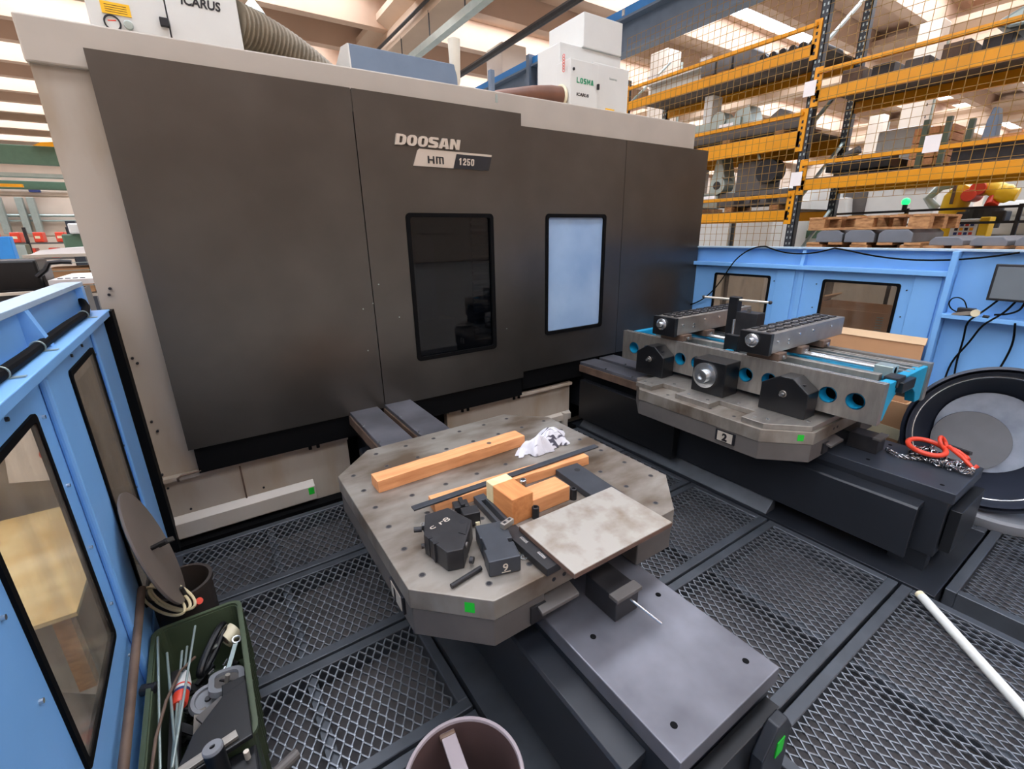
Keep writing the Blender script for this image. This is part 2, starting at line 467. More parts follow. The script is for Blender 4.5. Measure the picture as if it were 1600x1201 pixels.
for x in main_x:
    o = MB()
    o.prism([(x - 0.35, 6.55), (x + 0.35, 6.55), (x + 0.35, 6.75), (x + 0.18, 6.95), (x + 0.18, 7.15), (x + 0.5, 7.3), (x + 0.5, 7.45), (x - 0.5, 7.45), (x - 0.5, 7.3), (x - 0.18, 7.15), (x - 0.18, 6.95), (x - 0.35, 6.75)], 'y', -26.9, 40.9)
    o.build('main_beam', 'roofbeam', ceil)
MB().tube([(5.35, -10, 6.7), (5.35, 10, 6.7), (5.35, 40, 6.7)], 0.04).build('conduit', 'darksteel', ceil)

ci = 0
for x, y, w, lab in ((8.15, 12.3, 0.80, ''), (12.2, 10.2, 0.6, ''), (16.4, 5.4, 0.5, ''), (16.4, 26, 0.6, ''), (27.0, 10.2, 0.6, '')):
    c = structure('column', (x, y, -0.2))
    MB().box(x - w / 2, x + w / 2, y - w / 2, y + w / 2, -0.2, 6.56).build('shaft', 'column', c, bev=0.03)
    MB().cyl((x + w / 2 + 0.05, y - w / 2, -0.2), (x + w / 2 + 0.05, y - w / 2, 6.3), 0.035, 10).build('downpipe', 'zinc', c)
    m = MB()
    for k in range(7):
        m.box(x - w / 2 + 0.1 + 0.05 * (k % 2), x - w / 2 + 0.14 + 0.05 * (k % 2), y - w / 2 - 0.012, y - w / 2, 3.6 + 0.27 * k, 3.66 + 0.27 * k)
    m.build('fixing_plate', 'darksteel', c)

g = thing('crane_girder', 'blue-grey overhead crane girder with bright blue rail running past the concrete column', 'girder', (7.6, 8, 5.0))
MB().box(7.62, 7.68, -6, 34, 5.04, 5.5).build('web', 'girder', g)
MB().box(7.5, 7.8, -6, 34, 5.0, 5.04).build('lower_flange', 'girder', g)
MB().box(7.45, 7.85, -6, 34, 5.5, 5.54).build('upper_flange', 'girder', g)
MB().box(7.5, 7.62, -6, 34, 5.54, 5.70).build('crane_rail', 'girderblue', g)
for y in (-4, 3.2, 10.2, 17.2, 24):
    MB().box(7.4, 7.75, y, y + 0.12, 5.0, 5.75).build('bracket', 'girder', g)
MB().box(7.485, 7.5, 7.3, 7.36, 5.58, 5.68).build('marker_plate', 'white', g)
solo(MB().tube([(6.3, -5, 5.6), (6.35, 7, 5.6), (6.5, 14, 5.6), (6.55, 28, 5.6)], 0.07, 8).build('conduit', 'darksteel'), 'dark round conduit slung above the girder in front of the concrete column', 'conduit')
cr = thing('conveyor_rail', 'grey busbar rail hanging on rods under the precast roof', 'rail', (4.9, 12, 6.0))
MB().box(5.38, 5.55, 3, 34, 5.9, 6.05).build('rail', 'zinc', cr)
for k in range(8):
    MB().cyl((5.46, 8 + 1.7 * k, 6.05), (5.46, 8 + 1.7 * k, 6.6), 0.015, 6).build('hanger_rod', 'darksteel', cr)
pl = thing('pendant_lamp', 'small bell-shaped lamp under the roof rib left of the main beam', 'lamp', (2.1, 13.2, 6.6))
MB().lathe((2.1, 13.2, 6.75), (0, 0, -1), [(0.03, 0), (0.06, 0.05), (0.2, 0.22), (0.24, 0.3)], 24).build('shade', 'zinc', pl, smooth=True)
MB().cyl((2.1, 13.2, 6.75), (2.1, 13.2, 7.8), 0.012, 6).build('cord', 'darksteel', pl)

# ================================================================== GRATING FLOOR AROUND THE MACHINE
pan = structure('floor_pan', (1.9, 1.3, -0.2))
MB().box(-0.45, 4.42, -1.0, 3.2, -0.2, -0.1).build('pan_sheet', 'pan', pan)
MB().box(0.60, 1.33, -0.3, 3.1, -0.1, 0.0).build('pan_sheet', 'frame', pan)
MB().box(2.74, 3.62, 0.37, 3.1, -0.1, 0.004).build('base_sheet', 'cover', pan, bev=0.003)
pan.children[-1]['label'] = 'dark steel sheet under the right-hand slideway'

def grating(x0, x1, y0, y1, label):
    g = thing('grating_panel', label, 'floor grating', ((x0 + x1) / 2, (y0 + y1) / 2, -0.05), group='steel grating floor panels')
    w = 0.045
    for b in ((x0, x1, y0, y0 + w), (x0, x1, y1 - w, y1), (x0, x0 + w, y0 + w, y1 - w), (x1 - w, x1, y0 + w, y1 - w)):
        MB().box(b[0], b[1], b[2], b[3], -0.1, 0.004).build('frame_bar', 'frame', g, bev=0.003, seg=1)
    a, c = 0.04, 0.072          # short and long way of the diamond
    m = MB()
    xa, xb, ya, yb = x0 + w, x1 - w, y0 + w, y1 - w
    nx = int((xb - xa) / a) + 2; ny = int((yb - ya) / c) + 2
    t, h = 0.0032, 0.0075
    for j in range(ny):
        for i in range(nx):
            X = xa + i * a; Y = ya + j * c
            for (sx, sy, ex, ey) in ((0, 0, .5, .5), (1, 0, .5, .5), (.5, .5, 0, 1), (.5, .5, 1, 1)):
                p = (X + sx * a, Y + sy * c); q = (X + ex * a, Y + ey * c)
                if max(p[0], q[0]) > xb + 1e-4 or max(p[1], q[1]) > yb + 0.02: continue
                sg = 1 if q[0] > p[0] else -1
                b_ = 0.055 * c
                P4 = [p, (p[0], p[1] + b_), (q[0], q[1] - b_), q]
                r = -0.004; vs = []
                for ii, (ux, uy) in enumerate(P4):
                    tt = t * (1.0 if ii in (1, 2) else 1.15)
                    rr_ = r + (0.0022 if sg > 0 else -0.0006) * (1 if ii in (1, 2) else 0.4)
                    vs += [(ux - tt, uy, rr_ - h), (ux + tt, uy, rr_ - h), (ux + tt, uy, rr_), (ux - tt, uy, rr_)]
                fs = []
                for ii in range(3):
                    k_ = ii * 4
                    fs += [(k_ + 3, k_ + 2, k_ + 6, k_ + 7), (k_, k_ + 3, k_ + 7, k_ + 4), (k_ + 2, k_ + 1, k_ + 5, k_ + 6)]
                m.add(vs, fs)
    m.build('expanded_mesh', 'grate', g, kind='stuff')
    # stiffener under the mesh
    MB().box((x0 + x1) / 2 - 0.02, (x0 + x1) / 2 + 0.02, y0 + w, y1 - w, -0.06, -0.014).build('stiffener', 'frame', g)
rows = [(2.40, 2.99), (1.76, 2.385), (1.19, 1.745), (0.51, 1.175), (-0.17, 0.495)]
L1, L2 = -0.42, 0.58
for (a, b), lab in zip(rows, ('steel grating panel along the cream machine base, left of the first pallet', 'steel grating panel beside the green crate, under the left pallet corner',
                              'steel grating panel between the green crate and the open pipe', 'steel grating panel under the open pipe and green crate end', 'steel grating panel at the lower edge below the crate')):
    grating(L1, L2, a, b, lab)
for (a, b), lab in zip(rows, ('steel grating panel behind the first pallet near the machine corner', 'steel grating panel in shade between the two pallets',
                              'steel grating panel right of the rust-blotched plate, up to the black slideway', 'steel grating panel beside the worn carriage cover', 'steel grating panel nearest the lens with the white tube lying on it')):
    grating(1.35, 2.72, a, b, lab)
for (a, b), lab in zip(((0.375, 1.175), (-0.17, 0.36)), ('steel grating panel under the grey round lid by the tub', 'steel grating panel in the right corner beyond the white tube')):
    grating(2.86 if b < 0.4 else 3.63, 4.38, a, b, lab)
# ================================================================== BLUE GUARD WALLS (left x=-0.44, right x=4.4)
def window_unit(parent_name, loc, X, s, y0, y1, z0, z1, pane, r=0.02):
    """window in a guard sheet: s=+1 room side is +x. black rubber gasket and a pane"""
    w = structure(parent_name, loc)
    vs, fs = flat2d(rrect(y0, y1, z0, z1, r), [rrect(y0 + 0.02, y1 - 0.02, z0 + 0.02, z1 - 0.02, r * .7)], 0.016)
    m = MB(); m.add([(X + s * (0.0 + v.z), v.x, v.y) for v in vs], fs)
    m.build('gasket', 'black', w)
    MB().box(X - 0.004, X + 0.004, y0 + 0.016, y1 - 0.016, z0 + 0.016, z1 - 0.016).build('pane', pane, w)
    return w
def sheet_with_holes(X, s, y0, y1, z0, z1, holes, th=0.012):
    vs, fs = flat2d([(y0, z0), (y1, z0), (y1, z1), (y0, z1)], [rrect(*h, 0.02) for h in holes], th)
    m = MB(); m.add([(X - s * th / 2 + v.z, v.x, v.y) for v in vs], fs)
    return m

gl_ = structure('wall_left_guard', (-0.44, 1.5, 0))
winL = [(1.195, 1.68, 0.545, 1.315), (2.14, 2.61, 0.28, 1.32), (0.15, 0.75, 0.545, 1.315)]
sheet_with_holes(-0.44, 1, -0.6, 3.02, -0.1, 1.395, winL).build('guard_sheet', 'blue', gl_)
MB().box(-0.53, -0.40, -0.6, 3.05, 1.395, 1.425).build('ledge', 'blue', gl_, bev=0.003)
MB().box(-0.505, -0.495, -0.6, 3.05, 1.425, 1.545).build('upper_sheet', 'blue', gl_)
MB().box(-0.56, -0.475, -0.6, 3.07, 1.545, 1.565).build('top_flange', 'blue_l', gl_, bev=0.002)
MB().prism([(-0.495, 1.425), (-0.44, 1.425), (-0.475, 1.545), (-0.495, 1.545)], 'y', 2.06, 2.10).build('rib', 'blue', gl_)
MB().prism([(-0.495, 1.425), (-0.44, 1.425), (-0.475, 1.545), (-0.495, 1.545)], 'y', 1.02, 1.06).build('rib', 'blue', gl_)
MB().box(-0.505, -0.47, 2.98, 3.04, 1.425, 1.545).build('end_plate', 'blue', gl_)
MB().box(-0.44, -0.418, 1.80, 2.02, -0.05, 1.39).build('pillar', 'blue', gl_, bev=0.008)
MB().box(-0.44, -0.426, 2.66, 2.98, -0.05, 1.39).build('pillar', 'blue', gl_, bev=0.006)
MB().box(-0.44, -0.425, 0.86, 1.10, -0.05, 1.39).build('pillar', 'blue', gl_, bev=0.006)
MB().box(-0.44, -0.43, 1.20, 2.7, 0.12, 0.2).build('lower_rail', 'blue', gl_, bev=0.006)
MB().box(-0.445, -0.39, 3.0, 3.10, 0.0, 1.42).build('seal_strip', 'black', gl_)
for y in (1.745, 2.075, 2.64, 1.14):
    for z in (0.4, 0.62, 0.84, 1.06, 1.28):
        MB().cyl((-0.44, y, z), (-0.433, y, z), 0.006, 8).build('screw', 'chrome', gl_)
for y in (1.3, 1.5, 2.25, 2.45):
    MB().cyl((-0.44, y, 1.355), (-0.434, y, 1.355), 0.006, 8).build('screw', 'darksteel', gl_)
window_unit('window_1', (-0.44, 1.44, 0.93), -0.44, 1, *winL[0], 'pane_scr')
window_unit('window_2', (-0.44, 2.37, 0.8), -0.44, 1, *winL[1], 'pane_scr')
window_unit('window_3', (-0.44, 0.45, 0.93), -0.44, 1, *winL[2], 'pane_scr')
h = thing('hose_line', 'black rubber hose clipped along the ledge of the left blue guard', 'hose', (-0.46, 1.8, 1.425))
MB().tube([(-0.455, -0.4 + 0.2 * k, 1.441 + 0.003 * math.sin(k)) for k in range(17)] + [(-0.47, 2.95, 1.455), (-0.49, 3.0, 1.49)], 0.016, 10).build('hose', 'black', h, smooth=True)
for y in (1.62, 1.98, 2.75, 1.2):
    MB().torus((-0.455, y, 1.441), (0, 1, 0), 0.0175, 0.0025, 16, 6).build('clamp', 'zinc', h)
    MB().box(-0.44, -0.41, y - 0.008, y + 0.008, 1.4255, 1.429).build('clamp_foot', 'zinc', h)

gr = structure('wall_right_guard', (4.4, 1.5, 0))
winR = [(2.27, 2.84, 0.80, 1.345), (1.29, 1.83, 0.62, 1.345)]
sheet_with_holes(4.4, -1, 1.0, 3.3, -0.1, 1.43, winR).build('guard_sheet', 'blue', gr)
sheet_with_holes(4.43, -1, -0.6, 1.02, -0.1, 1.59, []).build('guard_sheet', 'blue', gr)
MB().box(4.345, 4.47, 1.03, 3.3, 1.415, 1.45).build('ledge', 'blue', gr, bev=0.003)
MB().box(4.435, 4.45, 1.0, 3.3, 1.45, 1.585).build('upper_sheet', 'blue', gr)
MB().box(4.385, 4.5, -0.6, 3.3, 1.585, 1.6).build('top_flange', 'blue_l', gr, bev=0.002)
MB().prism([(4.435, 1.45), (4.375, 1.45), (4.40, 1.585), (4.435, 1.585)], 'y', 2.0, 2.03).build('rib', 'blue', gr)
MB().box(4.34, 4.44, 1.0, 1.035, 0.0, 1.585).build('post', 'blue', gr, bev=0.004)
MB().box(4.385, 4.40, 1.985, 2.03, 0.0, 1.415).build('rib', 'blue', gr, bev=0.004)
MB().box(4.388, 4.40, 1.06, 1.22, 0.05, 1.41).build('pillar', 'blue', gr, bev=0.005)
MB().box(4.388, 4.40, 2.06, 2.22, 0.05, 1.41).build('pillar', 'blue', gr, bev=0.005)
MB().box(4.32, 4.43, -0.6, 1.0, 1.135, 1.165).build('shelf', 'blue', gr, bev=0.003)
for y in (1.25, 1.875, 2.235):
    for z in (0.6, 0.85, 1.1, 1.3):
        MB().cyl((4.4, y, z), (4.392, y, z), 0.005, 8).build('screw', 'darksteel', gr)
window_unit('window_4', (4.4, 2.55, 1.1), 4.4, -1, *winR[0], 'pane_clr')
window_unit('window_5', (4.4, 1.56, 1.0), 4.4, -1, *winR[1], 'pane_clr')
def sag(a, b, d, n=12):
    a = Vector(a); b = Vector(b)
    return [a.lerp(b, k / n) + Vector((0, 0, -d * 4 * (k / n) * (1 - k / n))) for k in range(n + 1)]
def smooth_path(pts, n=5, it=5):
    sm = []
    for i in range(len(pts) - 1):
        sm += [Vector(pts[i]).lerp(Vector(pts[i + 1]), t / n) for t in range(n)]
    sm.append(Vector(pts[-1]))
    for _ in range(it):
        sm = [sm[0]] + [(sm[i - 1] + sm[i] * 2 + sm[i + 1]) / 4 for i in range(1, len(sm) - 1)] + [sm[-1]]
    return sm
solo(MB().tube(smooth_path([(4.37, 3.1, 0.98), (4.365, 2.95, 1.04), (4.36, 2.80, 1.17), (4.35, 2.68, 1.36), (4.335, 2.60, 1.5), (4.37, 2.46, 1.60), (4.378, 2.36, 1.606)], 6, 14) + sag((4.378, 2.35, 1.605), (4.374, 1.78, 1.598), 0.055) + sag((4.374, 1.74, 1.598), (4.374, 0.72, 1.585), 0.07)[1:], 0.006, 8).build('cable', 'black', smooth=True),
     'thin black cable drooping along the top of the right blue guard', 'cable')
mo = thing('monitor', 'switched-off black-framed monitor hung on the right blue guard above the shelf', 'monitor', (4.33, 0.58, 1.3))
MB().box(4.29, 4.32, 0.37, 0.795, 1.285, 1.515).build('housing', 'darksteel', mo, bev=0.004)
MB().box(4.286, 4.291, 0.385, 0.78, 1.30, 1.50).build('screen', 'screen', mo)
MB().box(4.32, 4.43, 0.52, 0.64, 1.36, 1.44).build('bracket', 'darksteel', mo)
MB().box(4.30, 4.36, 0.5, 0.62, 1.515, 1.54).build('top_mount', 'darksteel', mo)
pb = thing('power_supply', 'black power supply box on the blue shelf below the monitor', 'power supply', (4.36, 0.9, 1.165))
MB().box(4.335, 4.385, 0.84, 0.93, 1.165, 1.215).build('case', 'darksteel', pb, bev=0.004)
MB().tube(smooth_path([(4.36, 0.93, 1.18), (4.35, 0.965, 1.20), (4.345, 0.985, 1.235), (4.345, 0.975, 1.275), (4.345, 0.94, 1.285), (4.345, 0.905, 1.265), (4.35, 0.885, 1.215)]), 0.004, 8).build('cord', 'black', pb, smooth=True)
td = thing('tape_gun', 'tan and black packing tape gun lying on the blue shelf', 'tape dispenser', (4.33, 0.86, 1.165))
MB().prism([(0.95, 1.166), (0.90, 1.166), (0.84, 1.18), (0.80, 1.2), (0.82, 1.205), (0.88, 1.195), (0.94, 1.178)], 'x', 4.318, 4.332).build('frame', 'wrap', td)
MB().cyl((4.315, 0.83, 1.19), (4.335, 0.83, 1.19), 0.024, 16).build('roll', 'tape', td)
MB().cyl((4.325, 0.79, 1.175), (4.325, 0.76, 1.172), 0.01, 10).build('handle', 'darksteel', td)
cb = thing('monitor_cables', 'black cables hanging from the monitor down the right guard', 'cable', (4.38, 0.75, 1.1))
for pts in ([(4.335, 0.74, 1.29), (4.33, 0.80, 1.2), (4.31, 0.86, 1.13), (4.40, 0.865, 1.0), (4.405, 0.87, 0.8), (4.405, 0.84, 0.6)],
            [(4.335, 0.66, 1.29), (4.33, 0.70, 1.2), (4.31, 0.78, 1.12), (4.40, 0.83, 0.98), (4.405, 0.90, 0.82), (4.405, 0.905, 0.62), (4.405, 0.88, 0.5)],
            [(4.335, 0.62, 1.29), (4.335, 0.63, 1.23), (4.33, 0.68, 1.2), (4.33, 0.74, 1.19)],
            [(4.31, 0.63, 1.15), (4.40, 0.62, 1.0), (4.405, 0.65, 0.8), (4.405, 0.7, 0.66)]):
    sm = []
    for i in range(len(pts) - 1):
        sm += [Vector(pts[i]).lerp(Vector(pts[i + 1]), t / 4) for t in range(4)]
    sm.append(Vector(pts[-1]))
    for _ in range(3):
        sm = [sm[0]] + [(sm[i - 1] + sm[i] * 2 + sm[i + 1]) / 4 for i in range(1, len(sm) - 1)] + [sm[-1]]
    MB().tube(sm, 0.006, 8).build('cable', 'black', cb, smooth=True)

# ================================================================== MACHINING CENTRE
mc = thing('machining_center', 'huge machining centre with charcoal sliding doors and cream cabinet', 'machine', (2.0, 3.1, 0))
MB().box(-0.44, -0.425, 3.16, 4.5, -0.1, 2.64).build('side_sheet', 'cream', mc)
MB().box(-0.44, -0.2, 3.13, 3.16, 0.38, 2.54).build('corner_pillar', 'cream_dirty', mc)
MB().prism([(-0.45, 2.50), (-0.1, 2.50), (0.0, 2.42), (4.22, 2.42), (4.22, 2.715), (-0.45, 2.682)], 'y', 3.104, 3.2).build('top_fascia', 'cream', mc, bev=0.008)
MB().box(-0.44, 4.22, 3.2, 5.4, 2.60, 2.68).build('roof_sheet', 'cream', mc)
MB().box(4.16, 4.22, 3.15, 5.4, -0.1, 2.62).build('side_sheet', 'cream', mc)
MB().box(-0.42, 4.2, 3.75, 3.8, -0.1, 2.6).build('inner_back', 'blackgloss', mc)
# lower apron
MB().box(-0.42, 0.66, 3.12, 3.18, 0.0, 0.405).build('apron_panel', 'cream_dirty', mc, bev=0.004)
MB().box(-0.01, 0.0, 3.114, 3.121, 0.14, 0.40).build('apron_joint', 'rust', mc)
MB().prism([(3.12, 0.165), (3.075, 0.13), (3.075, 0.03), (3.12, 0.03)], 'x', -0.42, 0.40).build('apron_lip', 'cream', mc, bev=0.003)
MB().box(0.355, 0.39, 3.0725, 3.0755, 0.075, 0.125).build('sticker', 'green', mc)
MB().box(1.44, 2.72, 3.12, 3.18, 0.06, 0.405).build('apron_panel', 'cream_dirty', mc, bev=0.004)
MB().prism([(3.12, 0.14), (3.09, 0.12), (3.09, 0.06), (3.12, 0.06)], 'x', 1.44, 2.72).build('apron_lip', 'cream', mc, bev=0.003)
MB().box(2.62, 2.655, 3.06, 3.12, 0.0, 0.14).build('apron_foot', 'cream', mc)
MB().box(0.62, 1.46, 3.4, 3.45, -0.1, 0.6).build('apron_recess', 'black', mc)
MB().box(2.70, 4.2, 3.4, 3.45, -0.1, 0.64).build('apron_recess', 'black', mc)
MB().box(-0.42, 4.2, 3.04, 3.14, -0.1, 0.0).build('plinth', 'black', mc)
MB().box(-0.40, 0.66, 3.085, 3.13, 0.405, 0.43).build('apron_rail', 'cream_dirty', mc)
MB().box(1.44, 2.72, 3.085, 3.13, 0.405, 0.43).build('apron_rail', 'cream_dirty', mc)
for x in (0.40, 0.45, 1.55, 1.60, 2.05, 2.10):
    MB().box(x, x + 0.02, 3.07, 3.10, 0.40, 0.445).build('catch', 'black', mc, bev=0.003)
MB().tube([(-0.32, 3.09, 0.40), (-0.32, 3.07, 0.425), (-0.30, 3.065, 0.44), (-0.2, 3.065, 0.445)], 0.006, 8).build('drain_pipe', 'rust', mc)
MB().box(-0.21, 2.13, 3.06, 3.14, 0.43, 0.60).build('door_skirt', 'black', mc)
MB().box(2.15, 4.3, 3.08, 3.14, 0.47, 0.64).build('door_skirt', 'black', mc)
for (x, z) in ((-0.385, 1.52), (-0.395, 1.49), (-0.36, 1.12), (-0.375, 1.15), (-0.37, 0.78), (-0.355, 0.72), (-0.39, 0.45), (-0.38, 0.36), (0.1, 0.2), (-0.3, 0.19)):
    MB().cyl((x, 3.13, z), (x, 3.115, z), 0.007, 8).build('screw', 'darksteel', mc)
MB().box(1.94, 1.955, 3.066, 3.072, 2.62, 2.67).build('screw_plate', 'zinc', mc)
# sliding doors
def door_panel(parent, x0, x1, z0, z1, y, hole=None):
    vs, fs = flat2d([(x0, z0), (x1, z0), (x1, z1), (x0, z1)], [rrect(*hole, 0.03)] if hole else [], 0.05)
    m = MB(); m.add([(v.x, y + 0.025 + v.z, v.y) for v in vs], fs)
    return m.build('door_panel', 'door', parent, bev=0.004)
def door_window(parent, x0, x1, z0, z1, y, pane):
    vs, fs = flat2d(rrect(x0, x1, z0, z1, 0.03), [rrect(x0 + 0.028, x1 - 0.028, z0 + 0.028, z1 - 0.028, 0.018)], 0.03)
    m = MB(); m.add([(v.x, y + 0.008 + v.z, v.y) for v in vs], fs)
    m.build('window_gasket', 'black', parent, bev=0.004)
    MB().box(x0 + 0.02, x1 - 0.02, y + 0.012, y + 0.02, z0 + 0.02, z1 - 0.02).build('window_pane', pane, parent)
dl = MB().box(-0.235, 2.14, 3.055, 3.06, 2.45, 2.56).build('sliding_door', 'door', mc)
door_panel(dl, -0.235, 0.932, 0.59, 2.57, 3.05)
door_panel(dl, 0.938, 2.14, 0.59, 2.57, 3.05, (1.205, 1.88, 0.885, 1.895))
door_window(dl, 1.205, 1.88, 0.885, 1.895, 3.05, 'pane_dark')
for (x, z) in ((0.98, 1.45), (0.86, 1.30), (0.86, 1.02), (0.93, 1.33), (1.1, 1.22), (1.98, 1.03)):
    MB().cyl((x, 3.05, z), (x, 3.047, z), 0.004, 8).build('rivet', 'zinc', dl)
MB().prism([(1.285, 2.18), (1.32, 2.27), (1.335, 2.282), (1.88, 2.282), (1.85, 2.18)], 'y', 3.042, 3.05).build('badge_plate', 'badge', dl, label='satin metal badge with black right half')
MB().prism([(1.572, 2.18), (1.60, 2.268), (1.876, 2.268), (1.85, 2.18)], 'y', 3.038, 3.043).build('badge_plate', 'ink', dl, label='black right half of the badge')
block_text('DOOSAN', 'lettering', 'badge', dl, T(1.172, 3.042, 2.293) @ XZ, 0.062, 0.068, 0.0055, shear=0.22, ext=0.016, label='raised silver brand lettering', ws={'A': 1.12, 'N': 1.05})
lettering('H', 'lettering', 'ink', dl, T(1.388, 3.040, 2.20) @ XZ, 0.062, width=0.046, bold=0.001, label='black model letter on the badge')
hm_ = MB()
for x_ in (1.447, 1.470, 1.493): hm_.box(x_, x_ + 0.0085, 3.038, 3.0425, 2.20, 2.236)
hm_.prism([(1.447, 2.236), (1.5015, 2.236), (1.5015, 2.239), (1.497, 2.2435), (1.447, 2.2435)], 'y', 3.038, 3.0425)
hm_.build('lettering', 'ink', dl, label='black square-cut model letter on the badge')
block_text('1250', 'lettering', 'badge', dl, T(1.612, 3.036, 2.202) @ XZ, 0.043, 0.024, 0.007, shear=0.1, ext=0.002, label='pale model number on black')
dr = MB().box(2.145, 4.40, 3.07, 3.075, 2.40, 2.49).build('sliding_door', 'door', mc)
door_panel(dr, 2.145, 3.247, 0.635, 2.495, 3.065, (2.38, 3.045, 0.92, 1.90))
door_panel(dr, 3.252, 4.40, 0.635, 2.495, 3.065)
door_window(dr, 2.38, 3.045, 0.92, 1.90, 3.065, 'pane_lit_tone')
# what can be seen through the dark window: bellows, a carriage and a lamp strip inside
for k in range(22):
    MB().prism([(3.5, 0.86 + 0.047 * k), (3.46, 0.883 + 0.047 * k), (3.5, 0.906 + 0.047 * k)], 'x', 1.93, 2.3).build('bellows_fold', 'girder', mc)
MB().box(1.2, 1.75, 3.5, 3.74, 0.7, 1.08).build('inner_carriage', 'rust', mc)
MB().box(1.45, 1.62, 3.55, 3.74, 1.08, 1.75).build('inner_column', 'navy', mc)

# ================================================================== PALLETS AND SLIDEWAYS
def oct_(x0, x1, y0, y1, c):
    return [(x0 + c, y0), (x1 - c, y0), (x1, y0 + c), (x1, y1 - c), (x1 - c, y1), (x0 + c, y1), (x0, y1 - c), (x0, y0 + c)]
def carriage(dx, label):
    c = thing('pallet_slideway', label, 'slideway', (1.0 + dx, 1.6, 0))
    X = lambda v: v + dx
    MB().box(X(0.766), X(1.235), 0.43, 3.3, 0.44, 0.5).build('cover_plate', 'covertop' if dx < 1 else 'navycover', c, bev=0.004)
    MB().box(X(0.772), X(1.229), 0.445, 3.3, 0.12, 0.44).build('bed', 'cover', c, bev=0.004)
    MB().prism([(X(0.772), 0.41), (X(0.69), 0.40), (X(0.682), 0.39), (X(0.682), 0.10), (X(0.70), 0.10), (X(0.70), 0.37), (X(0.772), 0.38)], 'y', 0.535, 2.9).build('side_guard', 'cover', c, bev=0.002)
    MB().box(X(0.70), X(0.772), 0.545, 0.57, 0.12, 0.37).build('guard_end', 'blackgloss', c)
    for y in (0.47, 1.3, 2.2):
        for x in (0.80, 1.10):
            MB().box(X(x), X(x + 0.1), y, y + 0.16, -0.1, 0.12).build('foot', 'cover', c, bev=0.004)
    for x, y in ((0.83, 0.50), (1.17, 0.50), (0.85, 0.83), (1.17, 0.83)):
        MB().cyl((X(x), y, 0.498), (X(x), y, 0.5008), 0.010, 14).build('recess_bolt', 'black', c)
    # rails that carry the pallet out of the machine
    for x in (0.68, 0.925):
        r = MB().box(X(x), X(x + 0.2), 2.1, 3.3, 0.52, 0.585).build('rail', 'rust', c, bev=0.003)
        MB().box(X(x + 0.008), X(x + 0.2), 2.2, 3.3, 0.585, 0.612).build('rail_cover', 'covertop', r, bev=0.003)
        for y in (2.45, 2.75):
            MB().cyl((X(x + 0.012), y, 0.612), (X(x + 0.012), y, 0.622), 0.008, 8).build('rail_bolt', 'chrome', r)
    MB().box(X(0.73), X(1.15), 2.3, 3.3, 0.44, 0.52).build('rail_bed', 'blackgloss', c)
    # stop block with its lever at the outer end of the pallet
    s = MB().box(X(0.95), X(1.06), 0.83, 0.98, 0.5, 0.595).build('stop_block', 'darksteel', c, bev=0.003)
    MB().box(X(0.945), X(1.065), 0.82, 0.86, 0.585, 0.60).build('stop_cap', 'castgrey', s, bev=0.002)
    if dx < 1: MB().cyl((X(1.02), 0.84, 0.56), (X(1.05), 0.72, 0.53), 0.005, 8).build('lever', 'chrome', s)
    MB().box(X(0.80), X(1.2), 0.395, 0.44, 0.16, 0.40).build('end_plate', 'blackgloss', c, bev=0.003)
    if dx > 1: return c
    # end bracket
    e = MB(); e.prism([(X(1.06), -0.02), (X(1.21), -0.02), (X(1.21), 0.36), (X(1.17), 0.42), (X(1.12), 0.42), (X(1.06), 0.33)], 'y', 0.36, 0.395)
    e = e.build('end_bracket', 'cover', c, bev=0.004)
    MB().box(X(1.13), X(1.17), 0.357, 0.3605, 0.29, 0.35).build('sticker', 'green', e)
    return c
carriage(0.0, 'black slideway with worn grey top cover carrying the timber-strewn pallet')
carriage(2.12, 'black slideway carrying the chain sling and the pallet numbered 2')
sk = structure('trim_1', (2.5, 2.2, 0))
MB().prism([(2.75, 0.005), (2.86, 0.005), (2.86, 0.10), (2.84, 0.10), (2.752, 0.012)], 'y', 1.22, 3.0).build('floor_skirt', 'frame', sk, bev=0.003)
MB().box(2.735, 2.80, 1.95, 3.0, 0.1, 0.47).build('side_cover', 'blackgloss', sk, bev=0.006)

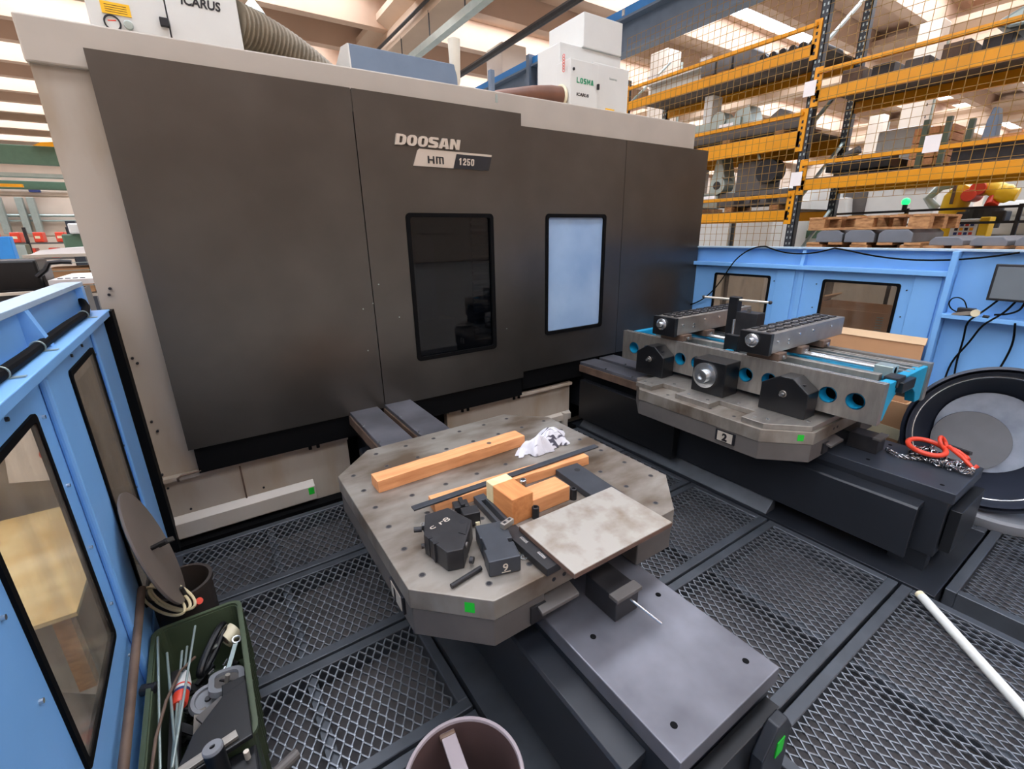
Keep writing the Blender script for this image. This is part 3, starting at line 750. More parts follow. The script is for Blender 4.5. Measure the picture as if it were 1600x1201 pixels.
def pallet(x0, y0, label, num, nxt=None):
    p = thing('pallet_table', label, 'machine pallet', (x0 + 0.62, y0 + 0.63, 0.5))
    x1, y1, c = x0 + 1.245, y0 + 1.265, 0.197
    MB().prism(oct_(x0, x1, y0, y1, c), 'z', 0.615, 0.69).build('slab', 'pallet', p, bev=0.003)
    a = x0 + 0.395; b = x0 + 0.85; i = 0.006
    MB().prism([(x0 + c, y0 + i), (a, y0 + i), (a, y1 - i), (x0 + c, y1 - i), (x0 + i, y1 - c), (x0 + i, y0 + c)], 'z', 0.505, 0.615).build('body', 'castgrey', p, bev=0.004)
    MB().prism([(b, y0 + i), (x1 - c, y0 + i), (x1 - i, y0 + c), (x1 - i, y1 - c), (x1 - c, y1 - i), (b, y1 - i)], 'z', 0.505, 0.615).build('body', 'castgrey', p, bev=0.004)
    MB().box(a, b, y0 + 0.2, y1 - 0.02, 0.52, 0.615).build('body', 'castgrey', p)
    MB().prism([(a - 0.06, 0.52), (a, 0.52), (a + 0.0, 0.585), (a - 0.06, 0.585)], 'y', y0 - 0.004, y0 + 0.01).build('body_slot', 'darksteel', p)
    MB().prism([(y0 - 0.03, 0.56), (y0 + 0.09, 0.60), (y0 + 0.09, 0.61), (y0 - 0.03, 0.575)], 'x', x0 + 0.36, x0 + 0.52).build('wiper_cover', 'castgrey', p, bev=0.003)
    m = MB(); r = MB()
    for ix in range(8):
        for iy in range(8):
            hx, hy = x0 + 0.0625 + 0.16 * ix, y0 + 0.0725 + 0.16 * iy
            ex = min(hx - x0, x1 - hx) + min(hy - y0, y1 - hy)
            if ex < c + 0.03 or hx > x1 - 0.04: continue
            r.lathe((hx, hy, 0.6901), (0, 0, 1), [(0.0085, 0.0), (0.0085, 0.0008), (0.0118, 0.0006), (0.0122, 0)], 14)
            m.cyl((hx, hy, 0.689), (hx, hy, 0.6904), 0.0086, 12)
    m.build('thread_holes', 'ink', p, kind='stuff'); r.build('hole_rims', 'castgrey', p, kind='stuff')
    # sticker on the front-left chamfer
    d = Vector((1, -1, 0)).normalized(); n = Vector((-1, -1, 0)).normalized()
    k = Vector((x0, y0 + c, 0.0)) + d * (0.20 if num == '1' else 0.21)
    f = MB(); q = [k + n * 0.001 + d * s * 0.016 + Vector((0, 0, z)) for s, z in ((-1, .635), (1, .635), (1, .672), (-1, .672))]
    f.add(q + [v + n * 0.001 for v in q], [(0, 1, 2, 3), (7, 6, 5, 4), (0, 4, 5, 1), (1, 5, 6, 2), (2, 6, 7, 3), (3, 7, 4, 0)])
    f.build('sticker', 'green', p)
    yc = y0 + (0.395 if num == '2' else 0.325)
    pl_ = MB().box(x0 - 0.003, x0 + 0.007, yc - 0.062, yc + 0.062, 0.535, 0.605).build('number_plate', 'ink', p)
    MB().box(x0 - 0.0045, x0 - 0.002, yc - 0.048, yc + 0.048, 0.54, 0.60).build('plate_face', 'badge', pl_)
    lettering(num, 'numeral', 'ink', pl_, T(x0 - 0.006, yc + 0.016, 0.548) @ YZ_L, 0.062, bold=0.003, ext=0.001)
    for sx in (x0 + 0.43, x0 + 0.475):
        MB().cyl((sx, y0 + 0.001, 0.655), (sx, y0 - 0.0008, 0.655), 0.008, 12).build('side_hole', 'ink', p)
    return p
pallet(0.367, 0.97, 'stained grey octagonal pallet strewn with timber and black blocks', '1')
pallet(2.45, 0.995, 'octagonal steel pallet numbered 2 under the long clamping fixture', '2')
# ================================================================== CLAMPING FIXTURE ON PALLET 2
sp = thing('stepped_plate', 'steel plate with notched edge screwed on the pallet numbered 2', 'fixture plate', (3.0, 1.6, 0.69))
MB().prism([(2.49, 2.13), (2.49, 1.99), (2.615, 1.99), (2.615, 1.80), (2.50, 1.80), (2.50, 1.55), (2.615, 1.55), (2.615, 1.32), (2.47, 1.32), (2.47, 1.19), (2.64, 1.01), (3.45, 1.01), (3.45, 2.13)], 'z', 0.69, 0.722).build('plate', 'steel', sp, bev=0.002)
for x, y in ((2.54, 2.09), (2.54, 2.03), (2.56, 1.74), (2.56, 1.60), (2.66, 1.93), (2.66, 1.45), (2.52, 1.27), (2.55, 1.21), (2.70, 1.06)):
    MB().cyl((x, y, 0.722), (x, y, 0.7235), 0.011, 12).build('screw', 'chrome', sp)
fx = thing('clamping_fixture', 'long teal-painted clamping bed with round holes across pallet 2', 'fixture', (3.15, 1.68, 0.75))
holes = [(y, 0.862, 0.047) for y in (2.46, 2.32, 2.02, 1.88, 1.52, 1.37, 1.04, 0.905)]
for X0, nm in ((2.82, 'bed_side'), (3.48, 'bed_side')):
    vs, fs = flat2d([(0.79, 0.755), (2.58, 0.755), (2.58, 0.985), (0.79, 0.985)], holes, 0.05)
    m = MB(); m.add([(X0 + 0.025 + v.z, v.x, v.y) for v in vs], fs); m.build(nm, 'steel', fx, bev=0.003)
for y in (0.80, 1.70, 2.52):
    MB().prism([(2.87, 0.757), (2.87, 0.97), (3.48, 0.97), (3.48, 0.76), (3.40, 0.76), (3.36, 0.83), (3.24, 0.90), (3.05, 0.90), (2.97, 0.83), (2.93, 0.757)], 'y', y, y + 0.05).build('cross_web', 'teal', fx, bev=0.004)
for (y, z, r) in holes:
    MB().lathe((2.822, y, z), (1, 0, 0), [(r - 0.001, 0), (r - 0.001, 0.075), (r - 0.006, 0.075), (r - 0.006, 0)], 28).build('hole_tube', 'teal', fx, smooth=True)
MB().box(2.96, 2.97, 0.86, 2.5, 0.76, 0.895).build('inner_web', 'blackgloss', fx)
MB().box(2.87, 3.48, 0.86, 2.5, 0.895, 0.925).build('tray', 'teal', fx)
for x in (2.835, 2.86):
    MB().box(x - 0.004, x + 0.004, 0.80, 2.57, 0.985, 0.9865).build('rail_line', 'chrome', fx)
MB().box(2.93, 2.955, 0.86, 2.4, 0.925, 0.945).build('scale_strip', 'zinc', fx)
MB().box(3.0, 3.045, 0.88, 2.4, 0.945, 0.985).build('guide_bar', 'steel', fx, bev=0.003)
MB().cyl((3.16, 0.86, 0.985), (3.16, 2.45, 0.985), 0.020, 16).build('lead_screw', 'chrome', fx, smooth=True)
for x in (3.25, 3.32, 3.40, 3.44):
    MB().box(x, x + 0.02, 0.82, 2.5, 0.955, 0.972 + 0.004 * (x > 3.3)).build('guide_rail', 'steel', fx, bev=0.002)
MB().box(3.12, 3.21, 0.86, 0.95, 0.95, 1.01).build('end_block', 'zinc', fx, bev=0.004)
MB().box(3.0, 3.10, 0.79, 0.86, 0.93, 0.985).build('end_block', 'darksteel', fx, bev=0.004)
MB().box(3.02, 3.2, 0.77, 0.86, 0.90, 0.96).build('end_block', 'blackgloss', fx, bev=0.004)
for y0 in (1.375, 2.055):
    j = MB().box(2.80, 3.75, y0, y0 + 0.185, 1.03, 1.155).build('jaw_beam', 'steel', fx, bev=0.003)
    MB().box(2.765, 2.80, y0 - 0.005, y0 + 0.19, 1.022, 1.158).build('end_cap', 'blackgloss', j, bev=0.003)
    MB().lathe((2.765, y0 + 0.105, 1.105), (-1, 0, 0), [(0.0, 0.0), (0.042, 0.0), (0.042, 0.012), (0.03, 0.018), (0.018, 0.018), (0.018, 0.045), (0.0, 0.045)], 28).build('hub', 'chrome', j, smooth=True)
    for s in (0.035, 0.09, 0.145):
        for k in range(9):
            MB().box(2.83 + 0.1 * k + 0.02 * (s > .1), 2.90 + 0.1 * k + 0.02 * (s > .1), y0 + s, y0 + s + 0.028, 1.155, 1.162).build('serrated_pad', 'darksteel', j)
    for x in (2.86, 3.12, 3.3, 3.55):
        MB().cyl((x, y0, 1.10 + 0.015 * (x > 3)), (x, y0 - 0.006, 1.10 + 0.015 * (x > 3)), 0.008, 10).build('cap_screw', 'chrome', j)
    for z in (1.075, 1.095):
        MB().cyl((2.99, y0, z), (2.99, y0 - 0.006, z), 0.007, 10).build('cap_screw', 'chrome', j)
    for x in (2.84, 3.12, 3.42):
        MB().box(x, x + 0.1, y0 - 0.03, y0 + 0.17, 0.985, 1.03).build('slide_shoe', 'rust', j, bev=0.004)
        MB().cyl((x + 0.05, y0 - 0.03, 1.005), (x + 0.05, y0 - 0.04, 1.005), 0.012, 12).build('shoe_bolt', 'chrome', j)
def bracket(name, label, X, Y, w, shape, grp):
    b = thing(name, label, 'bracket', (X, Y, 0.722), group=grp)
    h = w / 2
    if shape == 'house':
        MB().prism([(Y - h, 0.722), (Y + h, 0.722), (Y + h, 0.885), (Y + h * 0.25, 0.945), (Y - h * 0.3, 0.945), (Y - h, 0.875)], 'x', X, X + 0.125).build('body', 'blackgloss', b, bev=0.004)
        MB().cyl((X, Y, 0.845), (X - 0.03, Y, 0.845), 0.011, 12).build('pin', 'chrome', b)
        MB().torus((X - 0.004, Y, 0.845), (1, 0, 0), 0.017, 0.004, 18, 6).build('pin_ring', 'steel', b)
        MB().box(X + 0.03, X + 0.05, Y - h * 0.7, Y - h * 0.5, 0.90, 0.915).build('slot', 'ink', b)
    else:
        MB().box(X, X + 0.16, Y - h, Y + h, 0.722, 0.945).build('body', 'blackgloss', b, bev=0.004)
        MB().lathe((X, Y + 0.02, 0.845), (-1, 0, 0), [(0.0, 0), (0.083, 0), (0.083, 0.016), (0.06, 0.02), (0.045, 0.02), (0.043, 0.055), (0.02, 0.055), (0.018, 0.04), (0.0, 0.04)], 36).build('hub', 'chrome', b, smooth=True)
        for k in range(4):
            t = math.radians(20 + 90 * k)
            MB().cyl((X - 0.016, Y + 0.02 + 0.066 * math.cos(t), 0.845 + 0.066 * math.sin(t)), (X - 0.0175, Y + 0.02 + 0.066 * math.cos(t), 0.845 + 0.066 * math.sin(t)), 0.008, 10).build('hub_hole', 'ink', b)
    return b
bracket('fixture_bracket', 'black house-shaped bracket in front of the fixture end nearest the machine doors', 2.69, 2.19, 0.25, 'house', 'black fixture brackets')
bracket('fixture_bracket', 'square black bracket with a big round steel hub', 2.66, 1.68, 0.235, 'hub', 'black fixture brackets')
bracket('fixture_bracket', 'black house-shaped bracket above the green sticker, fixture end away from the doors', 2.69, 1.215, 0.265, 'house', 'black fixture brackets')
po = thing('stop_post', 'black upright post with a crossbar standing between the two jaw beams', 'post', (3.05, 1.72, 0.985))
MB().box(2.957, 2.998, 1.68, 1.78, 0.945, 1.07).build('small_block', 'blackgloss', po, bev=0.003)
MB().cyl((2.98, 1.74, 1.07), (2.98, 1.74, 1.175), 0.008, 10).build('spindle', 'chrome', po)
MB().box(3.2, 3.26, 1.86, 1.93, 0.985, 1.29).build('column', 'blackgloss', po, bev=0.004)
MB().box(3.2, 3.30, 1.70, 1.86, 0.985, 1.19).build('housing', 'darksteel', po, bev=0.004)
MB().cyl((3.22, 2.15, 1.265), (3.22, 1.64, 1.275), 0.008, 10).build('crossbar', 'badge', po)
MB().sphere((3.22, 2.15, 1.265), 0.013, 12, 8).build('crossbar_knob', 'darksteel', po)
MB().sphere((3.22, 1.64, 1.275), 0.013, 12, 8).build('crossbar_knob', 'darksteel', po)
MB().cyl((3.24, 1.79, 1.19), (3.24, 1.79, 1.215), 0.014, 12).build('knob', 'castgrey', po)

# ================================================================== THINGS LYING ON PALLET 1
def RZ(x, y, z, deg): return T(x, y, z) @ Matrix.Rotation(math.radians(deg), 4, 'Z')
def rough_beam(Tm, L, w, h, seed):
    """sawn timber: slightly uneven edges along its length"""
    rng = random.Random(seed); m = MB(Tm); n = 14; vs = []
    for i in range(n + 1):
        x = -L / 2 + L * i / n
        j = lambda s: rng.uniform(-s, s)
        vs += [(x, -w / 2 + j(.0015), 0), (x, w / 2 + j(.0015), 0), (x, w / 2 - .003 + j(.0015), h + j(.001)), (x, -w / 2 + .003 + j(.002), h + j(.001))]
    fs = [(3, 2, 1, 0), (n * 4, n * 4 + 1, n * 4 + 2, n * 4 + 3)]
    for i in range(n):
        a = i * 4; b = a + 4
        fs += [(a, a + 1, b + 1, b), (a + 1, a + 2, b + 2, b + 1), (a + 2, a + 3, b + 3, b + 2), (a + 3, a, b, b + 3)]
    m.add(vs, fs); return m
tb = thing('timber_beam', 'thick orange timber beam lying across the back of the pallet', 'timber', (0.87, 1.83, 0.69))
rough_beam(RZ(0.872, 1.836, 0.69, 1.2), 0.79, 0.092, 0.055, 3).build('beam', 'wood', tb, bev=0.002)
MB(RZ(0.95, 1.781, 0.7445, 1.2)).cyl((0.12, 0.05, 0.0), (0.12, 0.05, 0.001), 0.012, 14).build('knot', 'rust', tb)
t2 = thing('timber_batten', 'thinner orange timber batten under the long dark steel bar', 'timber', (1.0, 1.5, 0.69))
rough_beam(RZ(1.008, 1.512, 0.69, -3.6), 0.785, 0.078, 0.042, 8).build('batten', 'wood', t2, bev=0.002)
sb = thing('steel_bar', 'long thin dark steel bar resting on the thinner timber batten', 'steel bar', (1.0, 1.5, 0.735))
MB(RZ(1.012, 1.508, 0.7335, -0.6)).box(-0.485, 0.485, -0.016, 0.016, 0, 0.008).build('bar', 'barsteel', sb, bev=0.0015)

# crumpled rag
def cloth(cx, cy, z, sx, sy, hgt, seed, rot):
    rng = random.Random(seed); n = 46; vs = []; fs = []
    ph = [rng.uniform(0, 6.28) for _ in range(8)]
    for j in range(n + 1):
        for i in range(n + 1):
            u = i / n * 2 - 1; v = j / n * 2 - 1
            r = math.sqrt(u * u + v * v)
            wob = 1 + 0.16 * math.sin(5 * math.atan2(v, u) + ph[0]) + 0.08 * math.sin(9 * math.atan2(v, u) + ph[1])
            mlen = max(abs(u), abs(v)) / r if r > 1e-6 else 1
            x = u * mlen * sx * wob; y = v * mlen * sy * wob; q = min(1.0, r * mlen)
            env = max(0.0, 1 - q ** 2.2)
            fold = 0.5 + 0.5 * math.sin(3.2 * u + 1.8 * math.sin(1.6 * v + ph[2]) + ph[3]); fold2 = 0.5 + 0.5 * math.sin(4.6 * v - 2.4 * u + 1.2 * math.sin(2 * u + ph[4]) + ph[5])
            h = env * hgt * (0.45 + 0.35 * fold + 0.25 * fold2) + 0.035 * hgt * (1 + math.sin(8 * u + 6 * v + ph[6])) * (1 if q < 1 else 0.3)
            vs.append((x, y, h + 0.002))
    for j in range(n):
        for i in range(n):
            a = j * (n + 1) + i; fs.append((a, a + 1, a + n + 2, a + n + 1))
    m = MB(RZ(cx, cy, z, rot)); m.add(vs, fs); return m
rg = thing('cleaning_rag', 'crumpled white rag with dark stripes at the far end of the thick timber', 'rag', (1.34, 1.75, 0.69))
cloth(1.40, 1.755, 0.69, 0.115, 0.085, 0.085, 4, 15).build('cloth', 'rag', rg, smooth=True)
cloth(1.275, 1.715, 0.69, 0.08, 0.06, 0.095, 12, -30).build('cloth_peak', 'rag', rg, smooth=True)
cloth(1.205, 1.735, 0.69, 0.055, 0.03, 0.03, 17, 40).build('cloth_corner', 'rag', rg, smooth=True)

fb = thing('flat_bar', 'dark flat steel bar with one hole, half under the rust-blotched plate', 'steel bar', (1.24, 1.2, 0.69))
MB(RZ(1.243, 1.2, 0.69, -4)).box(-0.062, 0.062, -0.255, 0.255, 0, 0.03).build('bar', 'barsteel', fb, bev=0.002)
MB(RZ(1.243, 1.2, 0.69, -4)).cyl((0.02, 0.20, 0.0301), (0.02, 0.20, 0.0304), 0.014, 16).build('hole', 'ink', fb)
pp = thing('parallel_bar', 'dark ground steel bar sticking out from under the left edge of the blotched plate', 'steel bar', (0.78, 1.1, 0.69))
MB(RZ(0.786, 1.085, 0.69, 1.5)).box(-0.03, 0.03, -0.125, 0.135, 0, 0.03).build('bar', 'darksteel', pp, bev=0.002)
for y in (-0.08, 0.02):
    MB(RZ(0.786, 1.085, 0.69, 1.5)).box(-0.006, 0.006, y, y + 0.04, 0.0301, 0.031).build('bright_spot', 'chrome', pp)
bp = thing('steel_plate', 'rectangular rust-blotched grey steel plate overhanging the pallet edge', 'steel plate', (1.04, 1.03, 0.72))
MB(RZ(1.038, 1.029, 0.72, 0.0)).box(-0.235, 0.235, -0.153, 0.151, 0.0006, 0.02).build('plate', 'plate', bp, bev=0.0015)
MB().box(0.8035, 1.2725, 0.8745, 0.8765, 0.7215, 0.7375).build('plate_edge', 'rustedge', bp)
MB().box(0.8015, 0.8035, 0.877, 1.179, 0.7215, 0.7375).build('plate_edge', 'rustedge', bp)
lb = thing('timber_block', 'long low orange timber block behind the blotched plate', 'timber', (1.02, 1.31, 0.69))
MB().box(0.925, 1.115, 1.262, 1.36, 0.69, 0.758).build('block', 'wood', lb, bev=0.003)
cu = thing('timber_block', 'tall orange timber block with a pale sawn end next to the low block', 'timber', (0.865, 1.34, 0.69))
MB(RZ(0.868, 1.343, 0.69, 2)).box(-0.05, 0.05, -0.09, 0.042, 0, 0.112).build('block', 'wood_y', cu, bev=0.003)
MB(RZ(0.868, 1.343, 0.69, 2)).box(-0.0502, 0.0502, 0.0422, 0.092, 0, 0.1125).build('pale_end', 'endgrain', cu, bev=0.003, label='pale unstained end of the block')
def socket_bolt(x, y, z, label, h=0.035, m_='darksteel'):
    b = thing('socket_bolt', label, 'bolt', (x, y, z), group='socket head bolts on the pallet')
    MB().lathe((x, y, z), (0, 0, 1), [(0, 0), (0.0145, 0), (0.0145, h - 0.002), (0.0125, h), (0.0085, h), (0.0075, h - 0.014), (0, h - 0.014)], 20).build('head', m_, b, smooth=True)
    MB().cyl((x, y, z + h - 0.0138), (x, y, z + h - 0.0132), 0.007, 6).build('hex_recess', 'ink', b)
socket_bolt(0.925, 1.244, 0.69, 'black socket bolt standing in front of the tall timber block, beside the plate', 0.05)
socket_bolt(1.135, 1.262, 0.69, 'black socket bolt standing at the right end of the low timber block', 0.05)
socket_bolt(0.985, 1.415, 0.69, 'bright steel socket bolt standing behind the two timber blocks', 0.07, 'chrome')
k1 = thing('clamp_block', 'big black clamping block with chalk marks and a round hole', 'clamp', (0.57, 1.28, 0.69))
MB().prism([(0.534, 1.405), (0.625, 1.398), (0.660, 1.273), (0.558, 1.150), (0.506, 1.166), (0.481, 1.293)], 'z', 0.69, 0.768).build('body', 'darksteel', k1, bev=0.003)
MB().prism([(0.62, 1.30), (0.645, 1.275), (0.60, 1.21), (0.585, 1.235)], 'z', 0.768, 0.7705).build('raised_land', 'darksteel', k1)
MB().cyl((0.628, 1.283, 0.7706), (0.628, 1.283, 0.7709), 0.0135, 18).build('bore', 'ink', k1)
MB().box(0.485, 0.50, 1.262, 1.275, 0.695, 0.7695).build('groove', 'ink', k1)
MB().box(0.488, 0.505, 1.225, 1.235, 0.695, 0.7695).build('groove', 'ink', k1)
MB().cyl((0.50, 1.36, 0.745), (0.475, 1.372, 0.745), 0.010, 12).build('bolt', 'darksteel', k1)
MB().box(0.503, 0.52, 1.352, 1.37, 0.735, 0.762).build('bright_tab', 'chrome', k1)
MB().cyl((0.583, 1.155, 0.71), (0.592, 1.145, 0.71), 0.012, 12).build('bolt', 'darksteel', k1)
MB().cyl((0.575, 1.195, 0.75), (0.59, 1.18, 0.75), 0.010, 12).build('bolt', 'castgrey', k1)
MB().cyl((0.482, 1.30, 0.72), (0.472, 1.303, 0.72), 0.009, 12).build('bolt', 'darksteel', k1)
lettering('c r8', 'chalk_marks', 'badge', k1, RZ(0.515, 1.306, 0.7684, 10), 0.034, width=0.085, ext=0.0003)
k3 = thing('clamp_piece', 'small stepped black clamp piece touching the chalk-marked block', 'clamp', (0.69, 1.37, 0.69))
MB(RZ(0.70, 1.36, 0.69, -14)).box(-0.035, 0.03, -0.035, 0.02, 0.01, 0.065).build('body', 'darksteel', k3, bev=0.003)
MB(RZ(0.69, 1.42, 0.69, -14)).box(-0.03, 0.03, -0.025, 0.025, 0.0, 0.06).build('body', 'darksteel', k3, bev=0.003)
MB(RZ(0.69, 1.42, 0.69, -14)).box(-0.005, 0.012, -0.028, 0.028, 0.06, 0.072).build('jaw', 'darksteel', k3, bev=0.002)
MB().cyl((0.655, 1.375, 0.725), (0.63, 1.36, 0.725), 0.012, 14).build('spindle', 'castgrey', k3)
MB().cyl((0.66, 1.41, 0.73), (0.64, 1.405, 0.73), 0.010, 14).build('spindle', 'castgrey', k3)
MB().box(0.70, 0.715, 1.315, 1.33, 0.69, 0.715).build('spring_foot', 'tape', k3)
k4 = thing('slotted_clamp', 'black slotted clamp bar lying left of the tall timber block', 'clamp', (0.79, 1.36, 0.69))
MB(RZ(0.797, 1.36, 0.69, -4)).prism([(-0.028, -0.12), (-0.014, -0.12), (-0.014, 0.07), (0.006, 0.07), (0.006, -0.12), (0.02, -0.12), (0.02, 0.115), (-0.028, 0.115)], 'z', 0, 0.032).build('bar', 'barsteel', k4, bev=0.002)
k2 = thing('numbered_block', 'black steel block with a pale number on its end', 'clamp', (0.68, 1.14, 0.69))
B = RZ(0.683, 1.142, 0.69, -16.5)
MB(B).prism([(-0.054, -0.10), (0.054, -0.10), (0.054, -0.02), (0.038, -0.02), (0.038, 0.0), (0.056, 0.0), (0.056, 0.105), (-0.052, 0.105), (-0.052, 0.03), (-0.046, 0.03), (-0.046, -0.035), (-0.054, -0.035)], 'z', 0.003, 0.062).build('body', 'barsteel', k2, bev=0.003)
MB(B).box(-0.05, 0.05, -0.095, 0.1, 0, 0.003).build('base_pad', 'darksteel', k2)
lettering('9', 'numeral', 'badge', k2, B @ T(-0.008, -0.1008, 0.016) @ XZ, 0.04, bold=0.0005, ext=0.0004)
MB(B).box(-0.012, 0.018, -0.1012, -0.100, 0.010, 0.013).build('underline', 'badge', k2)
ub = thing('u_clip', 'small bright two-hole clip resting on the numbered block', 'clip', (0.74, 1.2, 0.752))
MB(RZ(0.757, 1.19, 0.752, 15)).box(-0.026, 0.026, -0.011, 0.011, 0, 0.022).build('body', 'steel', ub, bev=0.002)
for s in (-0.012, 0.012):
    MB(RZ(0.757, 1.19, 0.752, 15)).box(s - 0.006, s + 0.006, -0.005, 0.005, 0.022, 0.0224).build('slot', 'ink', ub)
rd = thing('steel_rod', 'thin black rod handle lying at the front left of the pallet', 'rod', (0.55, 1.1, 0.69))
MB().cyl((0.481, 1.092, 0.6985), (0.60, 1.112, 0.6985), 0.0085, 12).build('rod', 'darksteel', rd)
wr = thing('washer', 'small bright ring lying beside the numbered block', 'washer', (0.752, 1.075, 0.69))
MB().lathe((0.752, 1.078, 0.69), (0, 0, 1), [(0.008, 0), (0.015, 0), (0.015, 0.006), (0.008, 0.006)], 20, closed=True).build('ring', 'chrome', wr)

# ================================================================== CHAIN SLING ON THE RIGHT SLIDEWAY
ch = thing('chain_sling', 'heap of bright chain with a big red ring on the right slideway cover', 'chain sling', (3.27, 0.63, 0.5))
def ring_pts(c, R, tilt, n=40):
    return [Vector((c[0] + R * math.cos(2 * math.pi * k / n), c[1] + R * math.sin(2 * math.pi * k / n), c[2] + tilt * math.sin(2 * math.pi * k / n + 2.6))) for k in range(n + 1)]
MB().tube([Vector((3.25, 0.66, 0.565)) + Matrix.Rotation(math.radians(-40), 3, 'Z') @ Vector((0.083 * math.cos(t), 0.083 * math.sin(t), 0.012 * math.sin(t))) for t in [2 * math.pi * k / 40 for k in range(41)]], 0.0135, 12).build('master_ring', 'red', ch, smooth=True)
MB().tube([Vector((3.315, 0.61, 0.59)) + Vector((0.034 * math.cos(t), 0.03 * math.sin(t) * 0.6, 0.03 * math.sin(t))) for t in [2 * math.pi * k / 24 for k in range(25)]], 0.010, 10).build('coupling_ring', 'red', ch, smooth=True)
MB().tube([(3.32, 0.585, 0.58), (3.30, 0.55, 0.565), (3.27, 0.51, 0.555), (3.24, 0.475, 0.54), (3.22, 0.45, 0.53), (3.235, 0.44, 0.545)], 0.011, 10).build('hook', 'red', ch, smooth=True)
MB().tube([(3.335, 0.57, 0.565), (3.33, 0.54, 0.56), (3.32, 0.51, 0.55), (3.30, 0.49, 0.54)], 0.012, 10).build('hook', 'red', ch, smooth=True)
MB().bar((3.39, 0.64, 0.56), (3.32, 0.49, 0.57), 0.022, 0.02).build('latch_bar', 'darksteel', ch, bev=0.003)
rng = random.Random(5)
link = None
def link_mesh(p, q, up):
    d = (q - p); L = d.length; d.normalize(); a = d.cross(up).normalized()
    pts = []
    w = 0.0115; c = (p + q) / 2; hl = L / 2 + 0.004
    for k in range(13):
        t = 2 * math.pi * k / 12
        pts.append(c + d * (hl * max(-1, min(1, 1.25 * math.cos(t)))) + a * w * math.sin(t))
    return MB().tube(pts, 0.0038, 6, caps=False)
path = []
for k in range(96):
    t = k * 0.47
    if k < 58:
        R = 0.01 + 0.095 * ((k * 0.618) % 1)
        path.append(Vector((3.25 + R * math.cos(t) * 1.05, 0.655 + R * math.sin(t) * 0.9, 0.509 + 0.055 * rng.random() * (1.25 - R / 0.12))))
    else:
        u = (k - 58) / 38.0
        path.append(Vector((3.21 + 0.045 * math.sin(t) - 0.01 * u, 0.60 - 0.16 * u + 0.03 * math.cos(t), 0.508 + 0.03 * rng.random())))
for k in range(14):
    path.append(Vector((3.19 - 0.05 * math.sin(k * 0.22), 0.65 + 0.012 * k, 0.506 + 0.006 * (k % 2))))
for i in range(len(path) - 1):
    p, q = path[i], path[i + 1]
    d = (q - p)
    if d.length < 1e-4: continue
    c = (p + q) / 2; d.normalize()
    link_mesh(c - d * 0.015, c + d * 0.015, Vector((0.3 * (i % 2), 0.2, 1 - 0.9 * (i % 2)))).build('chain_link', 'chain', ch, smooth=True)

# ================================================================== TUB, LIDS AND BOXES AT THE RIGHT GUARD
dl_ = thing('round_dolly', 'flat grey round lid on the grating under the tipped tub', 'lid', (4.0, 0.45, 0.0))
MB().lathe((3.99, 0.42, 0.0), (0, 0, 1), [(0, 0.0), (0.30, 0.0), (0.31, 0.03), (0.31, 0.06), (0.295, 0.075), (0.0, 0.08)], 48).build('disc', 'slate', dl_, smooth=True)
MB().cyl((3.93, 0.40, 0.078), (3.93, 0.40, 0.086), 0.008, 10).build('stud', 'chrome', dl_)
tu = thing('plastic_tub', 'large dark navy tub tipped on its side against the right guard', 'tub', (3.9, 0.5, 0.1))
ax = Vector((0.36, 0.10, -0.075)).normalized(); oc = Vector((3.78, 0.475, 0.53))
MB().lathe(oc, ax, [(0.425, 0.0), (0.44, 0.012), (0.43, 0.03), (0.415, 0.04), (0.385, 0.25), (0.27, 0.36), (0.0, 0.365), (0.0, 0.352), (0.262, 0.35), (0.35, 0.24), (0.385, 0.05), (0.40, 0.03), (0.41, 0.0)], 64).build('shell', 'drum_in', tu, smooth=True)
MB().torus(oc + ax * 0.07, ax, 0.378, 0.006, 64, 8).build('inner_hoop', 'chrome', tu, smooth=True)
MB().lathe(oc + ax * 0.335, ax, [(0.0, 0), (0.262, 0.0), (0.262, 0.012), (0, 0.012)], 48).build('bottom', 'drum_bot', tu)
MB().cyl(oc + ax * 0.27 + Vector((0.0, 0.075, -0.075)), oc + ax * 0.282 + Vector((0.0, 0.075, -0.075)), 0.195, 48).build('disc_insert', 'slate', tu, bev=0.002, label='slate grey disc lying in the tub bottom')
bx = thing('cardboard_box', 'big open cardboard box standing behind the clamping fixture', 'box', (4.1, 1.4, 0))
for b in ((3.86, 4.30, 0.94, 0.952, 0, 0.60), (3.86, 4.32, 1.86, 1.872, 0, 0.60), (3.86, 3.872, 0.952, 1.86, 0, 0.60), (4.308, 4.32, 1.045, 1.872, 0, 0.93)):
    MB().box(*b).build('side', 'cardboard', bx)
MB().box(3.87, 4.31, 0.95, 1.86, 0.004, 0.012).build('bottom', 'cardboard', bx)
MB().prism([(4.300, 0.93), (4.320, 0.93), (4.332, 0.975), (4.326, 0.98)], 'y', 1.038, 1.87).build('flap', 'cardboard_l', bx)
MB().prism([(0.938, 0.33), (1.872, 0.40), (1.872, 0.48), (0.938, 0.41)], 'x', 3.857, 3.86).build('tape', 'tape', bx)
b3 = thing('cardboard_box', 'open cardboard box seen through the guard window with a raised flap', 'box', (4.9, 1.6, 0))
for b in ((4.75, 5.35, 1.15, 1.16, -0.2, 1.06), (4.75, 5.35, 2.1, 2.11, -0.2, 1.06), (4.75, 4.76, 1.15, 2.11, -0.2, 1.06), (5.34, 5.35, 1.15, 2.11, -0.2, 1.06)):
    MB().box(*b).build('side', 'cardboard', b3)
MB().prism([(2.11, 1.06), (2.10, 1.06), (1.93, 1.16), (1.94, 1.17)], 'x', 4.75, 5.1).build('flap', 'cardboard_l', b3)
for k in range(9):
    MB().box(4.7485, 4.75, 1.46, 1.51, 0.84 + 0.022 * k, 0.852 + 0.022 * k).build('print_row', 'zinc', b3)
